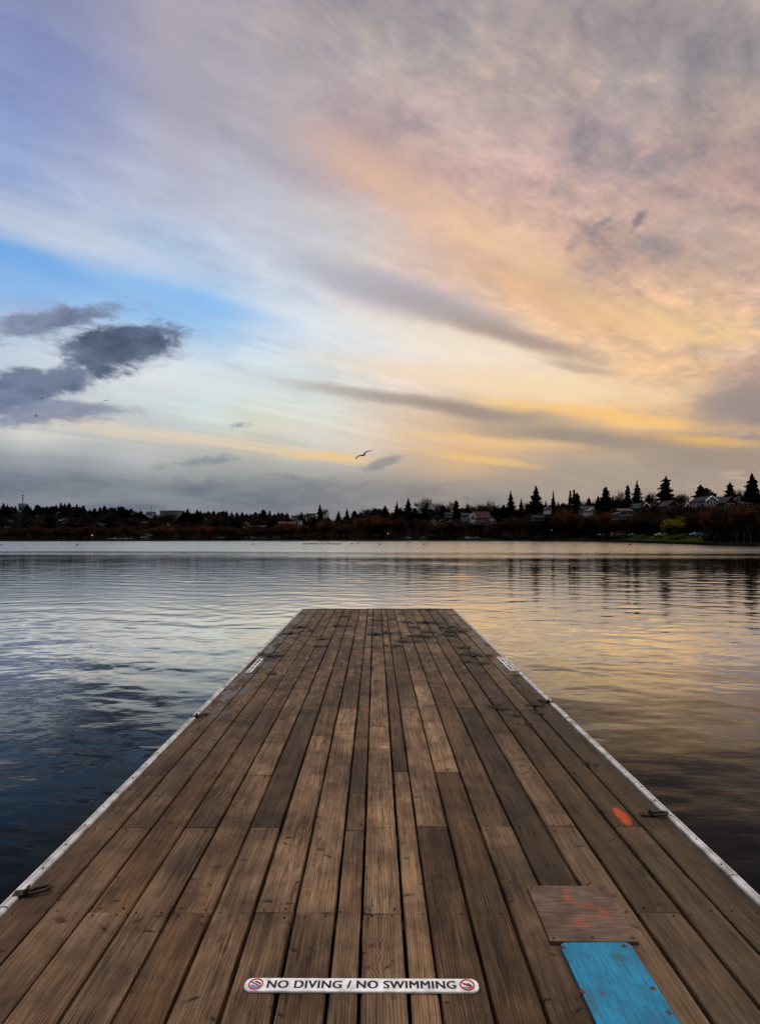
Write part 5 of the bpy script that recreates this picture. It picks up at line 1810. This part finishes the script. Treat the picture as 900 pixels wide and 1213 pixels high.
# small houses dotted over the left hill
LEFT = [(12, 620.5, 9, M_hbl, M_rg, 'blue grey house low on the left hill below the tower'), (25, 609.5, 10, M_hg, M_rg, 'grey house just under the water tower'),
        (22, 613.5, 6, M_hb, M_rd, 'small beige house second below the water tower'), (48, 613, 12, M_hg, M_rd, 'wide grey house on the left hill right of the tower'),
        (62, 608.5, 6, M_hw, M_rt, 'cream house with orange roof near the left crest'), (68, 610.5, 6, M_hw, M_rg, 'white house right of the cream house with orange roof'),
        (76.5, 619, 5, M_hw, M_hw, 'bright white roofed house in the middle of the left slope'), (80, 622.5, 4, M_hb, M_rt, 'tiny tan house beside the bright white roofed house'),
        (83, 610, 8, M_hbl, M_rd, 'blue grey house under the left crest conifers'), (92, 611, 8, M_hg, M_rg, 'grey house right of the blue grey one under the left crest'),
        (109.5, 610, 6, M_hb, M_rd, 'beige house on the crest above the orange lamp'), (116, 624.5, 6, M_hw, M_rg, 'white house above the orange lamp'),
        (123, 624.5, 7, M_hg, M_rg, 'grey house right of the white house above the orange lamp'), (125, 610.5, 9, M_hg, M_rd, 'dim grey house on the crest right of the orange lamp'),
        (142, 609, 6, M_hb, M_rg, 'beige house beside the crest clump of conifers'), (147, 611.5, 6, M_hw, M_rg, 'small white house below the crest clump of conifers'),
        (160, 610, 8, M_hg, M_rg, 'grey house under the left radio mast'), (173, 622.5, 7, M_hbl, M_rg, 'blue grey house in the middle of the slope under the masts'),
        (179, 610.5, 8, M_hw, M_rg, 'pale house at the foot of the left radio mast'), (186, 614, 6, M_hb, M_rt, 'tan roofed small house below the right radio mast'),
        (196, 624.5, 8, M_hw, M_rg, 'white house low below the long flat-roofed block'), (201, 615.5, 5, M_hw, M_hw, 'small bright house under the long flat-roofed block'),
        (210, 617.5, 6, M_hb, M_rg, 'beige house right below the long flat-roofed block'), (175, 637.2, 10, M_hg, M_rd, 'low waterside boathouse on the left shore'),
        (246, 616.5, 7, M_hg, M_rg, 'grey house behind the slim spire'), (251, 618, 4, M_hw, M_rg, 'tiny white house right of the grey house behind the slim spire'),
        (290.5, 623, 8, M_hg, M_rt, 'tan roofed house on the low slope'), (299, 626.5, 10, M_hbl, M_rd, 'blue house right below the tan roofed house'),
        (311, 627, 9, M_hw, M_rg, 'white fronted house right of the blue house'), (286, 628, 9, M_hg, M_rg, 'grey house left of the blue house'), (279, 621, 7, M_hb, M_rd, 'beige house left of the tan roofed house'),
        (10, 628.5, 5, M_hb, M_rg, 'small dim house near the shore at the left end'), (33, 609, 7, M_hbl, M_rg, 'blue grey house right under the water tower'), (100, 612, 6, M_hb, M_rd, 'dim beige house between the left crest and the orange lamp')]
for px, pf, w, wl, rf, lab in LEFT:
    u = min(.97, max(.12, (637.5 - pf) / (637.5 - lerp(px, RG_X, RG_Y)) * .95)) if pf < 636 else .02
    D = depth(px, u)
    hs(px, D, pf + .4, pf - 2.3, pf - 4.2, w, wall=wl, roof=rf, front=rnd.choice(['gable', 'side', 'side']), label=lab, wins=2 if w < 7 else 3, chimney=False, dep=7)

# ---------------------------------------------------------------- tower, masts, lamps
M_teal = var_mat('teal_tank', (0.035, 0.075, 0.09), (0.06, 0.11, 0.125), 1.0, 0.6)
M_mast = var_mat('mast_steel', (0.06, 0.06, 0.07), (0.11, 0.11, 0.12), 2, 0.6)
D = 505
tw = empty('water_tower', at(27.5, D))
k = D / F
zt = top_h(27.5, D, 596.4)
mb = MB()
mb.lathe([(3.0, zt - 6.4), (3.3, zt - 6.0), (3.3, zt - .5), (2.6, zt), (0.4, zt + .4)], 20)
mb.build('tank', M_teal, tw, True)
mb = MB()
for a in range(6):
    mb.tube([(2.7 * math.cos(a * PI / 3), 2.7 * math.sin(a * PI / 3), -.5), (2.7 * math.cos(a * PI / 3), 2.7 * math.sin(a * PI / 3), zt - 6.0)], .2, 6)
mb.build('legs', M_mast, tw)
hm = (596.4 - 586) * k
mb = MB()
for a in range(3):
    c_, s_ = math.cos(a * 2.094), math.sin(a * 2.094)
    mb.tube([(.35 * c_, .35 * s_, zt + .2), (.1 * c_, .1 * s_, zt + hm)], .09, 5)
for q_ in range(9):
    z = zt + .6 + q_ * hm / 9.5
    r_ = .34 - .24 * q_ / 9
    for a in range(3):
        mb.tube([(r_ * math.cos(a * 2.094), r_ * math.sin(a * 2.094), z), (r_ * math.cos(a * 2.094 + 2.094), r_ * math.sin(a * 2.094 + 2.094), z + .5)], .05, 4)
mb.box((0, 0, zt + hm * .92), (1.1, 1.1, .7))
mb.box((0, 0, zt + hm * .55), (1.0, 1.0, .5))
mb.build('antenna_mast', M_mast, tw)
tag(tw, 'teal water tank with a lattice antenna mast on the left crest', 'water tower')
for px, pt, lab in [(179.5, 599, 'thin radio mast on the crest, taller of two'), (193.5, 601, 'shorter thin mast at the left end of the long flat-roofed block')]:
    D = depth(px, .98)
    ms = empty('radio_mast', at(px, D))
    h = top_h(px, D, pt)
    mb = MB()
    mb.tube([(0, 0, -.3), (0, 0, h * .6), (0, 0, h)], [.24, .17, .10], 6)
    mb.build('pole', M_mast, ms)
    mb = MB()
    for z, l in ((.97, .9), (.9, 1.3), (.8, 1.0)):
        mb.box((0, 0, h * z), (l, .1, .1))
    mb.build('aerial', M_mast, ms)
    tag(ms, lab, 'mast')

m, t, p = new_mat('sodium_lamp_glow')
p.inputs['Base Color'].default_value = (0.8, 0.3, 0.08, 1)
p.inputs['Emission Color'].default_value = (1.0, 0.30, 0.055, 1)
p.inputs['Emission Strength'].default_value = 1.6
M_lamp = m
for px, py, sz, lab in [(110, 634.2, .25, 'lit orange street lamp on the left shore'), (459.5, 632, .22, 'lit orange street lamp by the big russet shrubs'), (653, 628.0, .11, 'small dim street lamp below the slender conifer')]:
    D = shore_d(px) + 4.0
    lp = empty('street_lamp', at(px, D))
    h = (HY - py) * D / F + ZC - ground(px, D)
    mb = MB()
    mb.tube([(0, .1, -.3), (0, .1, h - .1), (0, .06, h + sz * .9), (0, -.15, h + sz * 1.15)], [.07, .05, .04, .035], 6)
    mb.build('pole', M_mast, lp)
    mb = MB()
    mb.lathe([(sz * .35, -sz * .8), (sz, -sz * .25), (sz, sz * .3), (sz * .5, sz * .9)], 12, (0, -.2 - sz * .5, h))
    mb.build('lamp_head', M_lamp, lp, True)
    tag(lp, lab, 'street lamp')

# ---------------------------------------------------------------- parked cars
M_tyre = var_mat('tyre', (0.012, 0.012, 0.012), (0.02, 0.02, 0.02), 9, 0.8)


def car_proto(paint, van=False):
    root = empty('parked_van' if van else 'parked_car')
    mb = MB()
    L, Wd = (4.9, 1.9) if van else (4.3, 1.75)
    prof = [(-.5, .35), (-.5, .75), (-.47, .9), (-.30, .98), (.36, .98), (.47, .88), (.5, .7), (.5, .35)]
    if van:
        prof = [(-.5, .35), (-.5, 1.0), (-.42, 1.12), (.49, 1.15), (.5, .35)]
    n = len(prof)
    vs = [(x * L, -Wd / 2, z) for x, z in prof] + [(x * L, Wd / 2, z) for x, z in prof]
    mb.add(vs, [tuple(range(n - 1, -1, -1)), tuple(range(n, 2 * n))] + [(i, (i + 1) % n, n + (i + 1) % n, n + i) for i in range(n)])
    cab = [(-.24, .98), (-.12, 1.42), (.20, 1.44), (.34, .98)] if not van else [(-.42, 1.12), (-.33, 1.85), (.48, 1.9), (.49, 1.15)]
    n = len(cab)
    top = [(x * L, -Wd / 2 * (.84 if z > 1.2 else .97), z) for x, z in cab] + [(x * L, Wd / 2 * (.84 if z > 1.2 else .97), z) for x, z in cab]
    mb.add(top, [tuple(range(n - 1, -1, -1)), tuple(range(n, 2 * n))] + [(i, (i + 1) % n, n + (i + 1) % n, n + i) for i in range(n)])
    mb.build('body', paint, root)
    mb = MB()
    zz = (1.04, 1.36) if not van else (1.2, 1.72)
    for s_ in (-1, 1):
        yw = s_ * (Wd / 2 * .93 + .01)
        for a, b in (((-.19, .03), (.05, .26)) if not van else ((-.37, -.08), (-.05, .22), (.25, .46))):
            mb.box(((a + b) / 2 * L, yw, sum(zz) / 2), ((b - a) * L, .12, zz[1] - zz[0]))
    mb.build('window', M_glass, root)
    for sx in (-.31, .31):
        for sy in (-1, 1):
            mb = MB()
            mb.tube([(sx * L, sy * (Wd / 2 - .2), .33), (sx * L, sy * (Wd / 2 + .01), .33)], .33, 14)
            wh = mb.build('wheel', M_tyre, root)
    return root


P_white = var_mat('white_car_paint', (0.30, 0.30, 0.32), (0.38, 0.38, 0.40), 2, 0.3, 3, 0.5)
P_blue = var_mat('blue_car_paint', (0.10, 0.22, 0.36), (0.14, 0.28, 0.42), 2, 0.3, 3, 0.5)
P_silver = var_mat('silver_car_paint', (0.14, 0.145, 0.155), (0.20, 0.205, 0.215), 2, 0.3, 3, 0.5)
protos = {'white': car_proto(P_white), 'blue': car_proto(P_blue), 'silver': car_proto(P_silver), 'van': car_proto(P_white, True)}
used = set()
CARS = [(729, 631, 'van', 'white van parked above the shore below the egg shaped conifer'), (742, 631.5, 'silver', 'silver car parked between a white van and a blue car'), (750, 632, 'blue', 'blue car parked at the left end of the lawn below the gabled grey house'),
        (782.5, 631.2, 'white', 'white car parked behind the lawn left of the yellow willow'), (824.5, 629.8, 'blue', 'bright blue car parked right of the yellow willow'), (262, 635, 'white', 'white car parked on the bank right of the slim spire'),
        (288, 635, 'silver', 'silver car parked left on the grassy bank under the tan roofed house'), (300, 635.2, 'white', 'white car in the middle of the bank under the blue house'), (310, 635.3, 'silver', 'silver car on the bank under the white fronted house'), (327, 635, 'white', 'white car at the right end of the grassy bank'),
        (130, 639.0, 'silver', None), (136, 639.0, 'white', None), (142, 639.0, 'silver', None), (148, 639.0, 'white', None), (154, 639.0, 'silver', None),
        (483, 632, 'white', 'white car parked under the pair of tall firs'), (501.5, 630.5, 'silver', 'silver car parked under the big lacy bare tree'), (555, 630, 'white', 'white car on the lawn edge below the bright white gable end'), (565, 629.5, 'silver', 'silver car on the lawn edge below the red roofed house'),
        (712, 632, 'white', 'white car parked left of the white van')]
for px, py, c, lab in CARS:
    D = shore_d(px) + (22 if 700 < px < 830 else 10)
    if lab is None:
        D = shore_d(px) + 1.8
    pr = protos[c]
    o = pr if c not in used else copy_tree(pr)
    used.add(c)
    z = ground(px, D)
    o.location = ((px - CX) / F * D, D, z + .02)
    o.scale = (.55,) * 3 if lab is None else (.78,) * 3
    o.rotation_euler = (0, 0, rnd.choice([0, PI]) + rnd.uniform(-.12, .12))
    tag(o, lab or ('silver car in the row parked at the water on the left shore' if c == 'silver' else 'white car in the row parked at the water on the left shore'), 'van' if c == 'van' else 'car',
        ('silver cars in the waterside row' if c == 'silver' else 'white cars in the waterside row') if lab is None else 'cars parked along the far shore')

# ---------------------------------------------------------------- on the water and in the air
M_duck = var_mat('duck_plumage', (0.012, 0.011, 0.010), (0.04, 0.033, 0.028), 10, 0.8)
M_bill = var_mat('duck_bill', (0.12, 0.10, 0.03), (0.16, 0.12, 0.04), 10, 0.6)


def skin(name, verts, edges, radii, mat, sub=2, parent=None):
    me = bpy.data.meshes.new(name)
    me.from_pydata(verts, edges, [])
    o = bpy.data.objects.new(name, me)
    C.objects.link(o)
    sk = o.modifiers.new('skin', 'SKIN')
    sv = me.skin_vertices[0].data
    for v, r in zip(sv, radii):
        v.radius = r if hasattr(r, '__len__') else (r, r)
    sv[0].use_root = True
    ss = o.modifiers.new('sub', 'SUBSURF')
    ss.levels = ss.render_levels = sub
    bpy.context.view_layer.update()
    dg = bpy.context.evaluated_depsgraph_get()
    m2 = bpy.data.meshes.new_from_object(o.evaluated_get(dg))
    bpy.data.objects.remove(o)
    m2.name = name
    m2.materials.clear()
    m2.materials.append(mat)
    m2.polygons.foreach_set('use_smooth', [True] * len(m2.polygons))
    return link(name, m2, parent)


duck = skin('duck', [(0, 0, .05), (-.12, 0, .06), (-.21, 0, .10), (.10, 0, .06), (.16, 0, .12), (.18, 0, .19), (.215, 0, .205), (.26, 0, .195)],
            [(0, 1), (1, 2), (0, 3), (3, 4), (4, 5), (5, 6), (6, 7)], [(.10, .085), (.085, .065), (.02, .02), (.075, .065), (.045, .045), (.04, .04), (.038, .036), (.018, .012)], M_duck)
DUCKS = [(2, 646), (92, 646), (300, 645)] + [(360 + 2.9 * k + rnd.uniform(-.8, .8), 644.5 + rnd.uniform(-.2, .3)) for k in range(16)] + [(417, 644.4), (423, 644.6), (450, 645.2), (502, 645.3), (616, 641.8)]
first = True
for k, (px, py) in enumerate(DUCKS):
    D = ZC * F / (py - HY)
    o = duck if first else duck.copy()
    if not first:
        C.objects.link(o)
    first = False
    s_ = rnd.uniform(1.2, 1.6)
    o.scale = (s_, s_, s_)
    o.location = ((px - CX) / F * D, D, 0.0)
    o.rotation_euler = (0, 0, rnd.choice([0.2, PI - .3, .5, PI]))
    if 3 <= k < 21:
        tag(o, 'dark waterfowl in the line floating before the middle of the far shore', 'bird', 'waterfowl floating in a line')
    else:
        tag(o, {0: 'lone dark waterfowl at the left end of the far water', 1: 'lone dark waterfowl floating below the orange lamp', 2: 'lone dark waterfowl below the tan roofed house', 21: 'dark waterfowl floating below the big russet shrubs',
                22: 'dark waterfowl floating below the big lacy bare tree', 23: 'dark waterfowl close under the bank by the tall fir'}.get(k, 'lone dark waterfowl on the far water'), 'bird')

M_buoy = var_mat('red_buoy', (0.32, 0.025, 0.018), (0.42, 0.04, 0.03), 5, 0.5)
D = ZC * F / (645.3 - HY)
by = empty('buoy', ((746 - CX) / F * D, D, -.05))
mb = MB()
mb.lathe([(.05, -.2), (.28, -.05), (.34, .15), (.26, .38), (.1, .5)], 16)
mb.build('float', M_buoy, by, True)
mb = MB()
mb.lathe([(.05, .48), (.05, .66), (.08, .68), (.08, .72)], 8)
mb.build('top_ring', M_mast, by)
tag(by, 'small red mooring buoy floating near the right shore', 'buoy')

M_gull = var_mat('gull_plumage', (0.006, 0.005, 0.005), (0.018, 0.015, 0.014), 6, 0.8)


def gull(name, bank, head):
    """gliding gull: body and wings one continuous skin"""
    sp = .62
    v = [(0, 0, 0), (.16, 0, .01), (.25, 0, .03), (.32, 0, .015), (-.18, 0, .0), (-.30, 0, .0)]
    r = [(.065, .06), (.055, .05), (.042, .04), (.012, .012), (.045, .035), (.05, .012)]
    e = [(0, 1), (1, 2), (2, 3), (0, 4), (4, 5)]
    for s_ in (-1, 1):
        k = len(v)
        v += [(.05, s_ * .12, .05), (.10, s_ * .30, .10), (.02, s_ * .48, .085), (-.09, s_ * .66, .05), (-.14, s_ * .74, .03)]
        r += [(.095, .040), (.090, .034), (.072, .026), (.045, .016), (.014, .008)]
        e += [(0, k), (k, k + 1), (k + 1, k + 2), (k + 2, k + 3), (k + 3, k + 4)]
    return skin(name, v, e, r, M_gull)


g = gull('gull', 0, 0)
D = 44
g.location = ((430.5 - CX) / F * D, D, ZC + (HY - 539.3) * D / F)
g.rotation_mode = 'QUATERNION'
g.scale = (1.12,) * 3


def orient(fwd, wing):
    f_ = Vector(fwd).normalized()
    w_ = Vector(wing)
    w_ = (w_ - f_ * w_.dot(f_)).normalized()
    u_ = f_.cross(w_)
    return Matrix((f_, w_, u_)).transposed().to_quaternion()


# gliding away to the left, right wing raised
g.rotation_quaternion = orient((-.45, .89, .05), (-.80, -.40, -.48))
tag(g, 'dark gull gliding with banked wings low over the horizon above the dock', 'bird')
for px, py, D, f_, w_, lab in [(50, 472, 150, (.8, .5, 0), (-.3, .8, .35), 'tiny distant bird under the long dark cloud, left of two at its height'), (127, 474.5, 135, (-.7, .6, .1), (-.6, -.7, -.25), 'tiny distant bird right of the dark clouds'),
                               (43, 492.5, 160, (.9, .3, 0), (-.2, .8, -.3), 'tiny distant bird below the dark clouds, lowest of three')]:
    o = g.copy()
    C.objects.link(o)
    o.location = ((px - CX) / F * D, D, ZC + (HY - py) * D / F)
    o.rotation_quaternion = orient(f_, w_)
    tag(o, lab, 'bird', 'distant birds by the dark clouds')
# ================================================================ CAMERA, VIEW
cam = bpy.data.cameras.new('camera')
co = bpy.data.objects.new('camera', cam)
C.objects.link(co)
co.location = (0, 0, ZC)
co.rotation_euler = (R(90), 0, 0)
cam.sensor_fit = 'VERTICAL'
cam.sensor_height = 36
cam.sensor_width = 27
cam.lens = F / 1213 * 36
cam.shift_x = (450 - CX) / 1213
cam.shift_y = (HY - 606.5) / 1213
cam.clip_start = 0.05
cam.clip_end = 3000
sc = bpy.context.scene
sc.camera = co
sc.view_settings.view_transform = 'Standard'
sc.view_settings.look = 'None'
sc.view_settings.exposure = 0
sc.view_settings.gamma = 1
sc.view_settings.use_curve_mapping = False
sc.cycles.use_denoising = True
sc.cycles.max_bounces = 5
sc.cycles.diffuse_bounces = 2
sc.cycles.glossy_bounces = 3
sc.cycles.transmission_bounces = 2
sc.cycles.caustics_reflective = False
sc.cycles.caustics_refractive = False
